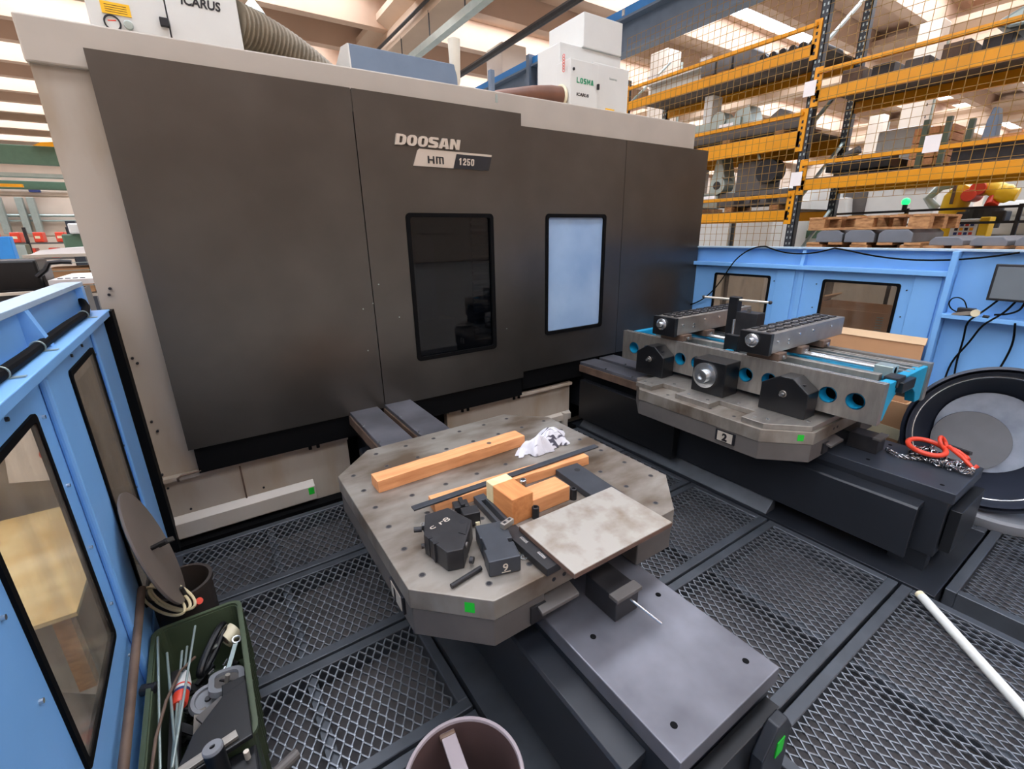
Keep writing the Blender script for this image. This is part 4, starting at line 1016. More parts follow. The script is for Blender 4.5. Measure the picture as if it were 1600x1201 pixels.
tbw = thing('white_tube', 'long white plastic tube lying across the grating at the right', 'tube', (2.4, 0.1, 0.02))
MB().cyl((2.66, 0.40, 0.024), (2.05, -0.24, 0.024), 0.021, 16).build('tube', 'white', tbw, smooth=True)
MB().cyl((2.66, 0.40, 0.024), (2.674, 0.415, 0.024), 0.020, 16).build('end_cap', 'tape', tbw)
# ================================================================== LEFT CORNER: LIDS, COIL, CRATE, PIPE
bn = thing('waste_bin', 'dark brown drum behind the green crate against the left guard', 'bin', (-0.34, 2.1, 0))
MB().lathe((-0.31, 2.16, 0.0), (0, 0, 1), [(0, 0.004), (0.105, 0.004), (0.11, 0.02), (0.11, 0.32), (0.118, 0.325), (0.118, 0.345), (0.105, 0.345), (0.10, 0.03), (0, 0.03)], 40).build('drum', 'binbrown', bn, smooth=True)
ld = thing('drum_lid', 'grey-brown round lid with a black handle leaning against the left guard', 'lid', (-0.345, 2.085, 0.34))
nrm = Vector((1, 0.0605, 0.229)).normalized(); cc = Vector((-0.345, 2.085, 0.585))
MB().lathe(cc - nrm * 0.012, nrm, [(0.0, 0.0), (0.243, 0.0), (0.249, 0.004), (0.249, 0.012), (0.24, 0.014), (0.0, 0.012)], 56).build('disc', 'lid', ld, smooth=True)
uy = Vector((0, 1, 0)) - nrm * nrm.y; uy.normalize(); uz = nrm.cross(uy)
hm = []
for a, z, o in ((-0.055, 0.03, 0.0), (-0.055, 0.03, 0.05), (0.055, -0.03, 0.05), (0.055, -0.03, 0.0)):
    hm.append(cc + uy * a + uz * z + nrm * o)
hh = MB()
for a, b in zip(hm[:-1], hm[1:]): hh.bar(a, b, 0.02, 0.012, up=nrm if abs((b - a).normalized().dot(nrm)) < .5 else (0, 0, 1))
hh.build('handle', 'blackgloss', ld, bev=0.002, label='black bow handle')
co = thing('cable_coil', 'coil of cream cable with a red clip between the lid and the green crate', 'cable', (-0.33, 2.12, 0.0))
for k, (dx_, R) in enumerate(((0.0, 0.13), (0.022, 0.125), (0.034, 0.135))):
    c_ = Vector((-0.365 + dx_, 2.05, 0.355 + 0.006 * k)); u_ = Vector((0.55, -0.83, -0.05)); v_ = Vector((0.30, 0.22, 0.35))
    MB().tube([c_ + u_ * R * math.cos(t) + v_ * R * 0.55 * math.sin(t) for t in [2 * math.pi * i / 40 for i in range(41)]], 0.0055, 8).build('loop', 'foam', co, smooth=True)
MB().cyl((-0.27, 2.03, 0.30), (-0.245, 2.0, 0.33), 0.014, 12).build('red_clip', 'red', co)
MB().tube([(-0.29, 2.0, 0.42), (-0.28, 2.01, 0.34), (-0.27, 2.02, 0.29)], 0.008, 8).build('plug', 'darksteel', co)
solo(MB().tube([(-0.405, 2.0, 0.475), (-0.408, 1.8, 0.45), (-0.41, 1.5, 0.425), (-0.412, 1.1, 0.40), (-0.412, 0.7, 0.37), (-0.412, 0.35, 0.35)], 0.0135, 14).build('rusty_pipe', 'rust', smooth=True), 'rust-brown pipe running along the left guard beside the green crate', 'pipe')
cr = thing('tool_crate', 'olive green plastic crate filled with rods and machine spares', 'crate', (-0.26, 1.64, 0))
cx0, cx1, cy0, cy1 = -0.40, -0.115, 1.30, 1.955
def crate_wall(a0, a1, b0, b1, t0, t1, name):
    pass
vs, fs = flat2d(rrect(cx0, cx1, cy0, cy1, 0.035), [rrect(cx0 + 0.008, cx1 - 0.008, cy0 + 0.008, cy1 - 0.008, 0.03)], 0.285)
m = MB(); m.add([(v.x * (1 if v.z > 0 else .97) + (0 if v.z > 0 else (cx0 + cx1) / 2 * .03), v.y * (1 if v.z > 0 else .97) + (0 if v.z > 0 else (cy0 + cy1) / 2 * .03), v.z + 0.1475) for v in vs], fs)
m.build('shell', 'crate', cr)
MB().box(cx0 + 0.01, cx1 - 0.01, cy0 + 0.015, cy1 - 0.015, 0.006, 0.014).build('bottom', 'crate', cr)
vs, fs = flat2d(rrect(cx0 - 0.01, cx1 + 0.01, cy0 - 0.01, cy1 + 0.01, 0.04), [rrect(cx0 + 0.004, cx1 - 0.004, cy0 + 0.004, cy1 - 0.004, 0.032)], 0.014)
m = MB(); m.add([(v.x, v.y, v.z + 0.292) for v in vs], fs); m.build('rim', 'crate', cr, bev=0.003)
for k in range(8):
    MB().box(cx1, cx1 + 0.012, cy0 + 0.05 + 0.078 * k, cy0 + 0.056 + 0.078 * k, 0.03, 0.29).build('rib', 'crate', cr)
MB().cyl((-0.455 + 0.03, 1.69, 0.285), (-0.385, 1.675, 0.285), 0.018, 14).build('side_grip', 'darksteel', cr)
fill = MB()
rng = random.Random(3)
for k in range(70):
    x = rng.uniform(cx0 + 0.03, cx1 - 0.03); y = rng.uniform(cy0 + 0.03, cy1 - 0.10); z = 0.02 + rng.random() * 0.11
    d = Vector((rng.uniform(-1, 1), rng.uniform(-1, 1), rng.uniform(-.3, .3))).normalized() * rng.uniform(0.02, 0.04)
    p = Vector((x, y, z))
    if k % 3: fill.bar(p - d, p + d, rng.uniform(.01, .03), rng.uniform(.008, .02))
    else: fill.cyl(p - d * .6, p + d * .6, rng.uniform(.006, .014), 10)
solo(fill.build('small_parts', 'darksteel', kind='stuff'), 'dark heap of small machine parts in the bottom of the green crate', 'spare parts')
MB_s = MB()
for k in range(26):
    x = rng.uniform(-0.27, -0.16); y = rng.uniform(1.62, 1.80); z = 0.13 + 0.05 * rng.random()
    d = Vector((rng.uniform(-1, 1), rng.uniform(-1, 1), rng.uniform(-.5, .5))).normalized() * 0.012
    MB_s.cyl(Vector((x, y, z)) - d, Vector((x, y, z)) + d, 0.005, 8)
solo(MB_s.build('loose_screws', 'chrome', kind='stuff'), 'loose bright screws scattered in the middle of the green crate', 'screws')
rods = [((-0.385, 1.90, 0.31), (-0.365, 1.34, 0.255), 'pale green welding rod nearest the left rim of the crate'),
        ((-0.36, 1.83, 0.28), (-0.315, 1.30, 0.30), 'pale rod crossing the others low in the crate'),
        ((-0.315, 1.82, 0.27), (-0.335, 1.32, 0.275), 'thin rod half hidden behind the red and white bottle'),
        ((-0.30, 1.84, 0.265), (-0.33, 1.31, 0.29), 'rod just left of the red and white bottle neck'),
        ((-0.265, 1.88, 0.31), (-0.325, 1.31, 0.31), 'longest pale rod, rising highest above the bottle')]
for a, b, lab in rods:
    solo(MB().cyl(a, b, 0.0042, 8).build('welding_rod', 'zinc', smooth=True), lab, 'rod', 'rods in the green crate')
solo(MB().tube([(-0.275, 1.76, 0.27), (-0.315, 1.69, 0.295), (-0.35, 1.58, 0.30), (-0.372, 1.45, 0.30), (-0.382, 1.33, 0.285)], 0.005, 8).build('bent_wire', 'rust', smooth=True), 'bent brown wire curving across the rods in the crate', 'wire')
solo(MB().bar((-0.345, 1.80, 0.20), (-0.345, 1.34, 0.20), 0.03, 0.03).build('square_bar', 'darksteel', bev=0.002), 'dark square bar under the welding rods in the crate', 'steel bar')
solo(MB().bar((-0.27, 1.66, 0.20), (-0.275, 1.33, 0.235), 0.035, 0.02).build('flat_strip', 'wrap', bev=0.002), 'grey-brown flat strip right of the welding rods in the crate', 'steel bar')
bo = thing('spray_bottle', 'white bottle with red and blue bands lying among the rods', 'bottle', (-0.31, 1.64, 0.22))
p0 = Vector((-0.322, 1.575, 0.262)); dd = Vector((0.018, 0.14, 0.0)).normalized()
MB().lathe(p0, dd, [(0, 0), (0.02, 0.0), (0.024, 0.006), (0.024, 0.045)], 20).build('red_base', 'red', bo, smooth=True)
MB().lathe(p0 + dd * 0.045, dd, [(0.0242, 0), (0.0242, 0.012)], 20).build('blue_band', 'navy', bo, smooth=True)
MB().lathe(p0 + dd * 0.057, dd, [(0.024, 0.0), (0.0245, 0.006), (0.024, 0.03)], 20).build('white_band', 'white', bo, smooth=True)
MB().lathe(p0 + dd * 0.068, dd, [(0.0247, 0.0), (0.0247, 0.007)], 20).build('red_band', 'red', bo, smooth=True)
MB().lathe(p0 + dd * 0.087, dd, [(0.024, 0.0), (0.018, 0.025), (0.012, 0.05), (0.0, 0.052)], 20).build('shoulder', 'white', bo, smooth=True)
hd = thing('oval_handle', 'black oval ring handle standing up in the back of the crate', 'handle', (-0.23, 1.8, 0.2))
e1 = Vector((0.045, 0.082, 0.02)); e2 = Vector((-0.002, -0.012, 0.05))
MB().tube([Vector((-0.222, 1.79, 0.25)) + e1 * math.cos(t) + e2 * .55 * math.sin(t) for t in [2 * math.pi * k / 36 for k in range(37)]], 0.0135, 10).build('ring', 'blackgloss', hd, smooth=True)
MB().cyl((-0.245, 1.795, 0.245), (-0.205, 1.80, 0.25), 0.006, 8).build('crosspin', 'zinc', hd)
tr = thing('tape_roll', 'cream roll of tape in the far right corner of the crate', 'tape', (-0.165, 1.85, 0.2))
MB().lathe((-0.185, 1.85, 0.215), (0.8, 0.5, 0.15), [(0.022, 0), (0.036, 0), (0.036, 0.05), (0.022, 0.05)], 28, closed=True).build('roll', 'tape', tr, smooth=True)
MB().lathe((-0.1845, 1.85, 0.215), (0.8, 0.5, 0.15), [(0.017, 0.001), (0.022, 0.001), (0.022, 0.049), (0.017, 0.049)], 28, closed=True).build('core', 'rust', tr, smooth=True)
sp_ = thing('spanner', 'bright spanner leaning on the right rim of the crate', 'spanner', (-0.16, 1.77, 0.2))
MB().bar((-0.185, 1.70, 0.2), (-0.145, 1.79, 0.235), 0.016, 0.006).build('shank', 'zinc', sp_, bev=0.001)
MB().torus((-0.142, 1.80, 0.238), (0.2, -0.3, 1), 0.014, 0.004, 20, 6).build('ring_end', 'chrome', sp_)
ca = thing('round_cover', 'grey round cover plate with a central hub in the crate', 'cover', (-0.26, 1.56, 0.2))
MB().lathe((-0.247, 1.585, 0.225), (0.05, -0.25, 1), [(0, 0.0), (0.036, 0.0), (0.039, 0.008), (0.05, 0.008), (0.058, -0.004), (0.054, -0.012), (0, -0.012)], 36).build('disc', 'slate', ca, smooth=True)
MB().lathe((-0.247, 1.585, 0.225), (0.05, -0.25, 1), [(0, 0.008), (0.008, 0.008), (0.010, 0.0)], 16).build('hub', 'darksteel', ca, smooth=True)
cb_ = thing('square_cover', 'grey rounded-square cover with a spindle beside the round cover', 'cover', (-0.19, 1.6, 0.22))
Q = T(-0.185, 1.605, 0.245) @ Matrix.Rotation(math.radians(-14), 4, 'X') @ Matrix.Rotation(math.radians(8), 4, 'Y')
vs, fs = flat2d(rrect(-0.055, 0.055, -0.07, 0.07, 0.04), [rrect(-0.037, 0.037, -0.05, 0.05, 0.026)], 0.02)
m = MB(Q); m.add(vs, fs); m.build('rim', 'slate', cb_, bev=0.003)
MB(Q).box(-0.038, 0.038, -0.051, 0.051, -0.009, -0.002).build('face', 'castgrey', cb_)
MB(Q).cyl((0.0, -0.005, -0.002), (0.004, -0.012, 0.03), 0.008, 12).build('spindle', 'steel', cb_)
MB(Q).bar((-0.02, 0.02, 0.0), (0.02, -0.02, 0.0), 0.008, 0.006).build('arm', 'ink', cb_)
bk = thing('black_bracket', 'black angular machine bracket at the near end of the crate', 'bracket', (-0.2, 1.4, 0.2))
MB().box(-0.195, -0.125, 1.475, 1.54, 0.25, 0.30).build('top_block', 'blackgloss', bk, bev=0.003)
MB().prism([(-0.33, 1.25), (-0.122, 1.28), (-0.122, 1.50), (-0.19, 1.475), (-0.275, 1.38)], 'z', 0.30, 0.318).build('plate', 'blackgloss', bk, bev=0.003)
MB().bar((-0.31, 1.27, 0.325), (-0.16, 1.30, 0.325), 0.026, 0.012).build('grey_strip', 'steel', bk, bev=0.001)
MB().bar((-0.265, 1.47, 0.26), (-0.19, 1.51, 0.26), 0.05, 0.012).build('grey_strip', 'castgrey', bk, bev=0.001)
hr = thing('handle_tool', 'black tool with a thick round handle standing at the near end of the crate', 'tool', (-0.2, 1.2, 0))
MB().cyl((-0.207, 1.21, 0.27), (-0.213, 1.232, 0.395), 0.026, 24).build('handle', 'blackgloss', hr, smooth=True)
MB().lathe((-0.213, 1.232, 0.395), (-0.03, 0.13, 1), [(0, -0.004), (0.006, -0.004), (0.007, 0.004), (0.024, 0.004), (0.0265, 0.0), (0.0265, -0.006)], 24).build('end_cap', 'slate', hr, smooth=True)
MB().cyl((-0.2132, 1.2328, 0.399), (-0.2136, 1.2340, 0.4005), 0.007, 14).build('cap_hole', 'ink', hr)
MB().box(-0.36, -0.12, 1.02, 1.285, 0.004, 0.27).build('body', 'blackgloss', hr, bev=0.006)
MB().bar((-0.15, 1.10, 0.24), (-0.05, 1.15, 0.22), 0.03, 0.05).build('arm', 'darksteel', hr, bev=0.004)
MB().cyl((-0.145, 1.25, 0.27), (-0.145, 1.25, 0.30), 0.008, 8).build('valve', 'badge', hr)
MB().cyl((-0.13, 1.13, 0.28), (-0.02, 1.18, 0.27), 0.017, 14).build('side_tube', 'castgrey', hr)

op = thing('open_pipe', 'short wide open-topped primed pipe with a flat bar welded across its mouth', 'pipe', (0.335, 0.775, 0.0))
MB().lathe((0.335, 0.765, 0.004), (0, 0, 1), [(0.148, 0.0), (0.160, 0.0), (0.160, 0.395), (0.158, 0.398), (0.150, 0.398), (0.148, 0.395)], 64, closed=True).build('wall', 'mauve', op, smooth=True)
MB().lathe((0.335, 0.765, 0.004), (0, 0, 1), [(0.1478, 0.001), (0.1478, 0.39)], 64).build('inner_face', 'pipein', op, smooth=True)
MB().bar((0.355, 0.911, 0.372), (0.315, 0.619, 0.372), 0.042, 0.012).build('cross_bar', 'mauve', op, bev=0.002)
MB().bar((0.353, 0.909, 0.372), (0.351, 0.895, 0.372), 0.046, 0.018).build('weld_bead', 'rust', op, bev=0.004)

# ================================================================== ON TOP OF THE MACHINE
fl_ = thing('mist_filter', 'white filter cabinet with yellow label and pressure gauge at top left', 'filter unit', (0.15, 3.8, 2.68))
MB().box(-0.215, 0.122, 3.5, 4.2, 2.685, 3.7).build('cabinet', 'white', fl_, bev=0.006)
MB().box(0.128, 0.475, 3.5, 4.2, 2.685, 3.7).build('door', 'white', fl_, bev=0.006)
MB().box(-0.155, -0.035, 3.496, 3.5, 2.862, 2.915).build('label', 'yellowlab', fl_)
for k in range(4):
    MB().box(-0.14, -0.05, 3.4952, 3.496, 2.871 + 0.010 * k, 2.873 + 0.010 * k).build('print_line', 'ink', fl_)
MB().lathe((-0.122, 3.5, 2.822), (0, -1, 0), [(0, 0.004), (0.03, 0.004), (0.03, 0.012), (0.036, 0.012), (0.036, 0.0)], 28).build('gauge', 'ink', fl_)
MB().cyl((-0.122, 3.496, 2.822), (-0.122, 3.494, 2.822), 0.029, 24).build('gauge_face', 'white', fl_)
MB().bar((-0.14, 3.4935, 2.83), (-0.105, 3.4935, 2.835), 0.005, 0.001, up=(0, 1, 0)).build('gauge_needle', 'red', fl_)
MB().cyl((-0.056, 3.5, 2.822), (-0.056, 3.478, 2.822), 0.02, 20).build('knob', 'zinc', fl_, bev=0.003)
MB().box(0.085, 0.125, 3.475, 3.5, 2.845, 2.885).build('latch', 'ink', fl_, bev=0.003)
MB().cyl((0.43, 3.5, 2.785), (0.43, 3.49, 2.785), 0.010, 12).build('screw', 'zinc', fl_)
lettering('ICARUS', 'lettering', 'ink', fl_, T(0.20, 3.4985, 2.972) @ XZ, 0.06, width=0.19, bold=0.0018, shear=0.15, ext=0.001)
hz = thing('ribbed_hose', 'thick tan ribbed extraction hose bending down behind the fascia', 'hose', (0.7, 3.7, 2.75))
hp = [Vector((0.46, 3.62, 2.97)).lerp(Vector((1.05, 3.9, 2.80)), k / 144) + Vector((0, 0, 0.035 * math.sin(math.pi * k / 144))) for k in range(145)]
MB().tube(hp, 0.1, 24, rr=[0.108 + 0.013 * math.cos(k * 2 * math.pi / 6) for k in range(145)]).build('hose', 'hose', hz)
wd = thing('chip_hood', 'grey-blue sheet hood on the machine roof behind the fascia', 'hood', (1.45, 3.7, 2.68))
MB().prism([(3.45, 2.68), (3.47, 2.935), (3.62, 2.955), (4.1, 2.75), (4.1, 2.68)], 'x', 1.085, 1.86).build('shell', 'girder', wd, bev=0.004)
MB().prism([(3.45, 2.68), (3.47, 2.935), (3.62, 2.955), (4.1, 2.75), (4.1, 2.68)], 'x', 1.075, 1.085).build('side', 'white', wd)
ft = thing('dust_sock', 'milky tapered tube standing on the machine roof beside the hood', 'filter', (1.86, 3.55, 2.68))
MB().lathe((1.865, 3.5, 2.68), (0, 0, 1), [(0.0, 0.0), (0.012, 0.0), (0.012, 0.10), (0.028, 0.14), (0.035, 0.16), (0.043, 0.36), (0.045, 0.42), (0.0, 0.43)], 24).build('tube', 'offwhite', ft, smooth=True)
ms = thing('machine_mast', 'short dark square mast on the machine roof near the column', 'post', (2.25, 3.6, 2.68))
MB().box(2.22, 2.26, 3.58, 3.62, 2.68, 2.99).build('mast', 'girder', ms, bev=0.003)
MB().box(2.20, 2.28, 3.56, 3.64, 2.68, 2.70).build('foot', 'girder', ms)
fr = thing('mist_filter', 'tall white filter cabinet with green lettering on the machine roof', 'filter unit', (3.5, 4.0, 2.68))
MB().box(3.12, 3.90, 3.82, 4.16, 2.72, 3.40).build('body', 'white', fr, bev=0.006)
MB().box(3.385, 3.885, 3.80, 4.32, 3.40, 3.675).build('upper_cabinet', 'white', fr, bev=0.006)
MB().box(3.08, 3.415, 3.62, 3.82, 2.72, 3.215).build('control_door', 'white', fr, bev=0.005)
MB().box(3.42, 3.90, 3.70, 3.82, 2.72, 3.26).build('side_door', 'white', fr, bev=0.005)
MB().box(3.40, 3.42, 3.60, 3.62, 3.01, 3.055).build('latch', 'ink', fr, bev=0.002)
MB().cyl((3.115, 3.62, 3.135), (3.115, 3.612, 3.135), 0.012, 12).build('lock', 'darksteel', fr)
block_text('LOSMA', 'lettering', 'inkgreen', fr, T(3.155, 3.6185, 3.035) @ XZ, 0.043, 0.033, 0.008, shear=0.0, ext=0.002, ws={'M': 1.2})
lettering('ICARUS', 'lettering', 'ink', fr, T(3.155, 3.6185, 2.935) @ XZ, 0.035, width=0.15, bold=0.001, shear=0.12, ext=0.001)
MB().box(3.60, 3.72, 3.697, 3.70, 2.84, 2.90).build('label', 'yellowlab', fr)
lettering('losma', 'lettering', 'zinc', fr, T(3.64, 3.6985, 3.145) @ XZ, 0.03, width=0.10, ext=0.0008)
sc = MB()
for k in range(6):
    sc.torus((3.05, 3.68, 3.24 - 0.022 * k), (1 - k % 2, k % 2, 0.1), 0.012, 0.003, 12, 6)
sc.build('shackle_chain', 'red', fr)
MB().tube([(2.15, 3.9, 2.80), (2.45, 3.78, 2.86), (2.75, 3.74, 2.91), (2.95, 3.74, 2.93), (3.09, 3.74, 2.93)], 0.075, 18, rr=[0.06, 0.065, 0.075, 0.085, 0.09]).build('inlet_duct', 'ductbrown', fr, smooth=True)
MB().torus((3.06, 3.74, 2.93), (1, 0, 0), 0.092, 0.014, 32, 8).build('duct_clamp', 'tape', fr, smooth=True)
MB().box(2.95, 3.06, 3.60, 3.66, 2.68, 2.74).build('cable_gland', 'ink', fr, bev=0.01)

# ================================================================== RACK BEHIND THE RIGHT GUARD
rk = thing('pallet_rack', 'tall orange pallet rack with wire panels behind the right blue guard', 'rack', (7.5, 3, -0.2))
def upright(x, y, mname, z1):
    u = MB()
    u.box(x - 0.05, x - 0.042, y - 0.05, y + 0.05, -0.2, z1); u.box(x - 0.05, x + 0.05, y - 0.05, y - 0.042, -0.2, z1); u.box(x - 0.05, x + 0.05, y + 0.042, y + 0.05, -0.2, z1)
    u = u.build('upright', mname, rk)
    s = MB()
    z = 0.2
    while z < z1:
        for dy in (-0.022, 0.022): s.box(x - 0.0515, x - 0.05, y + dy - 0.008, y + dy + 0.008, z, z + 0.03)
        z += 0.075
    s.build('upright_slots', 'ink' if mname == 'orange' else 'zinc', u, kind='stuff')
for y in (0.2, 3.43, 6.66):
    upright(8.1, y, 'rackblue', 5.2 if y < 6 else 4.3); upright(7.0, y, 'rackblue', 5.2 if y < 6 else 4.3)
    for z in (0.3, 1.2, 2.1, 3.0, 3.9):
        MB().bar((7.0, y, z), (8.1, y, z + 0.85), 0.04, 0.03).build('brace', 'zinc', rk)
def rack_beam(y0, y1, z, h, rail=True):
    for X in (6.96, 8.1):
        MB().box(X - 0.03, X + 0.03, y0, y1, z - h, z).build('beam', 'orange', rk, bev=0.006)
    MB().box(7.0, 8.1, y0, y1, z, z + 0.02).build('deck', 'rock', rk)
    for y in (y0, y1):
        MB().box(6.93, 6.95, y - 0.045, y + 0.045, z - h - 0.05, z + 0.25).build('connector', 'orange', rk)
        cs = MB()
        for k in range(5): cs.box(6.9285, 6.93, y - 0.012, y + 0.012, z - h + 0.0 + 0.07 * k, z - h + 0.035 + 0.07 * k)
        cs.build('connector_slots', 'ink', rk, kind='stuff')
    if rail:
        MB().box(6.90, 6.95, y0, y1, z + 0.17, z + 0.215).build('hand_rail', 'orange', rk, bev=0.004)
for z, h in ((3.95, 0.13), (2.98, 0.2), (2.0, 0.13)): rack_beam(3.48, 6.61, z, h)
for z, h in ((3.42, 0.14), (2.37, 0.13), (4.9, 0.14)): rack_beam(0.25, 3.38, z, h)
for y, z in ((5.9, 4.14), (4.9, 4.14), (4.45, 3.17), (4.6, 2.19)):
    MB().box(6.896, 6.9, y, y + 0.22, z + 0.03, z + 0.075).build('rail_label', 'paper', rk)
for y, z in ((3.43, 3.35), (3.42, 2.30), (2.05, 2.52)):
    MB().box(6.87, 6.876, y - 0.07, y + 0.07, z, z + 0.17).build('load_sign', 'paper', rk)
wm = MB()
def wire_panel(y0, y1, z0, z1, X=6.88):
    y = y0
    while y <= y1 + 1e-6:
        wm.bar((X, y, z0), (X, y, z1), 0.005, 0.005, up=(0, 1, 0)); y += 0.1
    z = z0
    while z <= z1 + 1e-6:
        wm.bar((X, y0, z), (X, y1, z), 0.005, 0.005); z += 0.1
wire_panel(3.5, 6.6, 1.2, 4.9); wire_panel(0.2, 3.36, 2.1, 4.9)
wm.build('wire_panels', 'wire', rk, kind='stuff')

def item(name, label, cat, m, parts, grp=None):
    o = thing(name, label, cat, parts[0][1])
    if grp: o['group'] = grp
    for nm, _, mb, mm in parts: mb.build(nm, mm, o, bev=0.006)
    return o
def bxs(*a): return MB().box(*a)
# blocks and parts standing on the rack decks
for k, y in enumerate((4.45, 4.72, 4.99)):
    o = thing('steel_block', ('grey block nearest the rack upright on the top rack deck', 'grey block in the middle of three on the top rack deck', 'grey block farthest left of three on the top rack deck')[k], 'steel block', (7.35, y + 0.12, 3.97), 'grey blocks on the top rack deck')
    MB().prism([(y, 4.02), (y + 0.24, 4.02), (y + 0.24, 4.20), (y + 0.20, 4.24), (y + 0.04, 4.24), (y, 4.20)], 'x', 7.1, 7.6).build('body', 'greybin', o, bev=0.008)
    MB().box(7.1, 7.6, y + 0.02, y + 0.22, 3.97, 4.02).build('foot', 'palletwood', o)
    MB().cyl((7.3, y + 0.12, 4.24), (7.3, y + 0.12, 4.3), 0.02, 10).build('eye', 'darksteel', o)
o = thing('pale_girder', 'long pale girder lying on the top rack deck left of the grey blocks', 'girder', (7.5, 5.9, 3.97))
MB().box(7.3, 7.6, 5.35, 6.5, 4.02, 4.06).build('flange', 'white', o); MB().box(7.42, 7.46, 5.35, 6.5, 4.06, 4.22).build('web', 'white', o); MB().box(7.3, 7.6, 5.35, 6.5, 4.22, 4.26).build('flange', 'white', o)
for y in (5.5, 6.3): MB().box(7.2, 7.8, y, y + 0.1, 3.97, 4.02).build('bearer', 'palletwood', o)
o = thing('steel_shafts', 'dark steel parts row on the top rack deck behind the rail', 'machine parts', (7.5, 4.0, 3.97))
for k in range(6): MB().cyl((7.15, 3.62 + 0.13 * k, 4.03), (7.9, 3.62 + 0.13 * k, 4.03), 0.05, 14).build('shaft', 'darksteel', o)
o = thing('machine_casting', 'long grey machine casting with brackets on the middle rack deck', 'casting', (7.4, 4.8, 3.0))
MB().box(7.15, 7.6, 3.62, 6.2, 3.06, 3.20).build('bed', 'castgrey', o, bev=0.01)
MB().box(7.15, 7.3, 4.5, 6.2, 3.2, 3.36).build('rail', 'zinc', o, bev=0.01)
MB().prism([(4.3, 3.2), (4.7, 3.2), (4.62, 3.45), (4.42, 3.5)], 'x', 7.2, 7.5).build('bracket', 'zinc', o, bev=0.01)
MB().cyl((7.12, 4.85, 3.36), (7.35, 4.85, 3.36), 0.12, 20).build('flange', 'zinc', o)
MB().box(7.15, 7.4, 5.0, 5.15, 3.36, 3.75).build('lug', 'white', o, bev=0.01)
MB().prism([(3.7, 3.2), (4.2, 3.2), (3.95, 3.36)], 'x', 7.2, 7.5).build('bracket', 'castgrey', o)
for y in (3.8, 4.6, 5.4): MB().box(7.1, 7.7, y, y + 0.12, 3.0, 3.06).build('bearer', 'palletwood', o)
o = thing('slide_unit', 'grey slide unit with a pointed bracket on the lowest left rack deck', 'machine unit', (7.4, 4.2, 2.02))
MB().box(7.1, 7.55, 3.62, 4.7, 2.09, 2.30).build('bed', 'castgrey', o, bev=0.01)
MB().prism([(4.6, 2.3), (4.95, 2.3), (4.85, 2.85), (4.78, 2.9), (4.7, 2.6)], 'x', 7.2, 7.5).build('horn', 'zinc', o, bev=0.01)
MB().box(7.15, 7.5, 3.95, 4.45, 2.3, 2.72).build('gearbox', 'castgrey', o, bev=0.015)
MB().cyl((7.08, 3.95, 2.55), (7.3, 3.95, 2.55), 0.16, 24).build('drum', 'ink', o)
MB().cyl((7.05, 4.7, 2.42), (7.3, 4.7, 2.42), 0.13, 24).build('wheel', 'zinc', o)
MB().cyl((7.04, 4.7, 2.42), (7.06, 4.7, 2.42), 0.06, 20).build('hub', 'ink', o)
for k in range(3): MB().box(7.09, 7.1, 3.75 + 0.25 * k, 3.9 + 0.25 * k, 2.14, 2.24).build('pocket', 'ink', o)
MB().bar((7.1, 4.08, 2.72), (7.1, 4.2, 2.95), 0.03, 0.03).build('strut', 'zinc', o)
for y in (3.7, 4.4): MB().box(7.05, 7.6, y, y + 0.12, 2.02, 2.09).build('bearer', 'palletwood', o)
o = thing('packed_unit', 'pale packed unit with red frame at the far end of the lowest left deck', 'machine unit', (7.5, 5.6, 2.02))
MB().box(7.2, 7.8, 5.1, 6.3, 2.1, 2.35).build('body', 'zinc', o, bev=0.02); MB().box(7.3, 7.7, 5.3, 5.7, 2.35, 2.75).build('tower', 'paper', o, bev=0.02)
MB().bar((7.15, 5.2, 2.35), (7.15, 5.2, 2.8), 0.05, 0.05).build('frame_post', 'red', o); MB().bar((7.15, 6.0, 2.35), (7.15, 6.0, 2.8), 0.05, 0.05).build('frame_post', 'red', o)
MB().box(7.1, 7.9, 5.1, 6.3, 2.02, 2.1).build('bearer', 'palletwood', o)
# right bay
o = thing('dark_machine', 'black flat machine base beside the rack upright on the right bay deck', 'machine unit', (7.5, 2.9, 2.39))
MB().box(7.15, 7.9, 2.5, 3.2, 2.45, 2.56).build('base', 'blackgloss', o, bev=0.01); MB().box(7.3, 7.7, 2.6, 3.1, 2.56, 2.64).build('top', 'castgrey', o, bev=0.01)
MB().cyl((7.3, 3.05, 2.64), (7.3, 2.9, 2.70), 0.05, 14).build('motor', 'castgrey', o)
o = thing('wrapped_carton', 'white rounded carton on the right bay deck of the rack', 'box', (7.75, 2.75, 2.39))
MB().box(7.95, 8.3, 2.45, 2.98, 2.41, 2.98).build('carton', 'white', o, bev=0.03)
o = thing('timber_stack', 'stack of short orange timbers behind green posts on the right bay deck', 'timber', (7.6, 2.3, 2.39))
for k in range(5):
    for j in range(3):
        MB().box(7.55, 7.95, 2.08 + 0.13 * j, 2.19 + 0.13 * j, 2.46 + 0.085 * k, 2.535 + 0.085 * k).build('timber', 'wood', o, bev=0.004)
for y in (1.85, 2.05, 2.25): MB().box(7.3, 7.36, y, y + 0.05, 2.40, 2.86 + 0.06 * (y > 2)).build('post', 'crate', o)
o = thing('mould_blocks', 'two dark tapered blocks standing upright on the right bay deck', 'mould', (7.5, 1.5, 2.39))
for y in (1.62, 1.30): MB().prism([(y, 2.45), (y + 0.13, 2.45), (y + 0.11, 2.80), (y + 0.085, 2.92), (y + 0.045, 2.92), (y + 0.02, 2.80)], 'x', 7.2, 7.36).build('block', 'girder', o, bev=0.01)
MB().box(7.15, 7.6, 1.2, 1.85, 2.39, 2.45).build('base', 'blackgloss', o)
o = thing('plank_stack', 'loose planks lying along the right bay deck behind the hand rail', 'timber', (7.1, 1.2, 2.5))
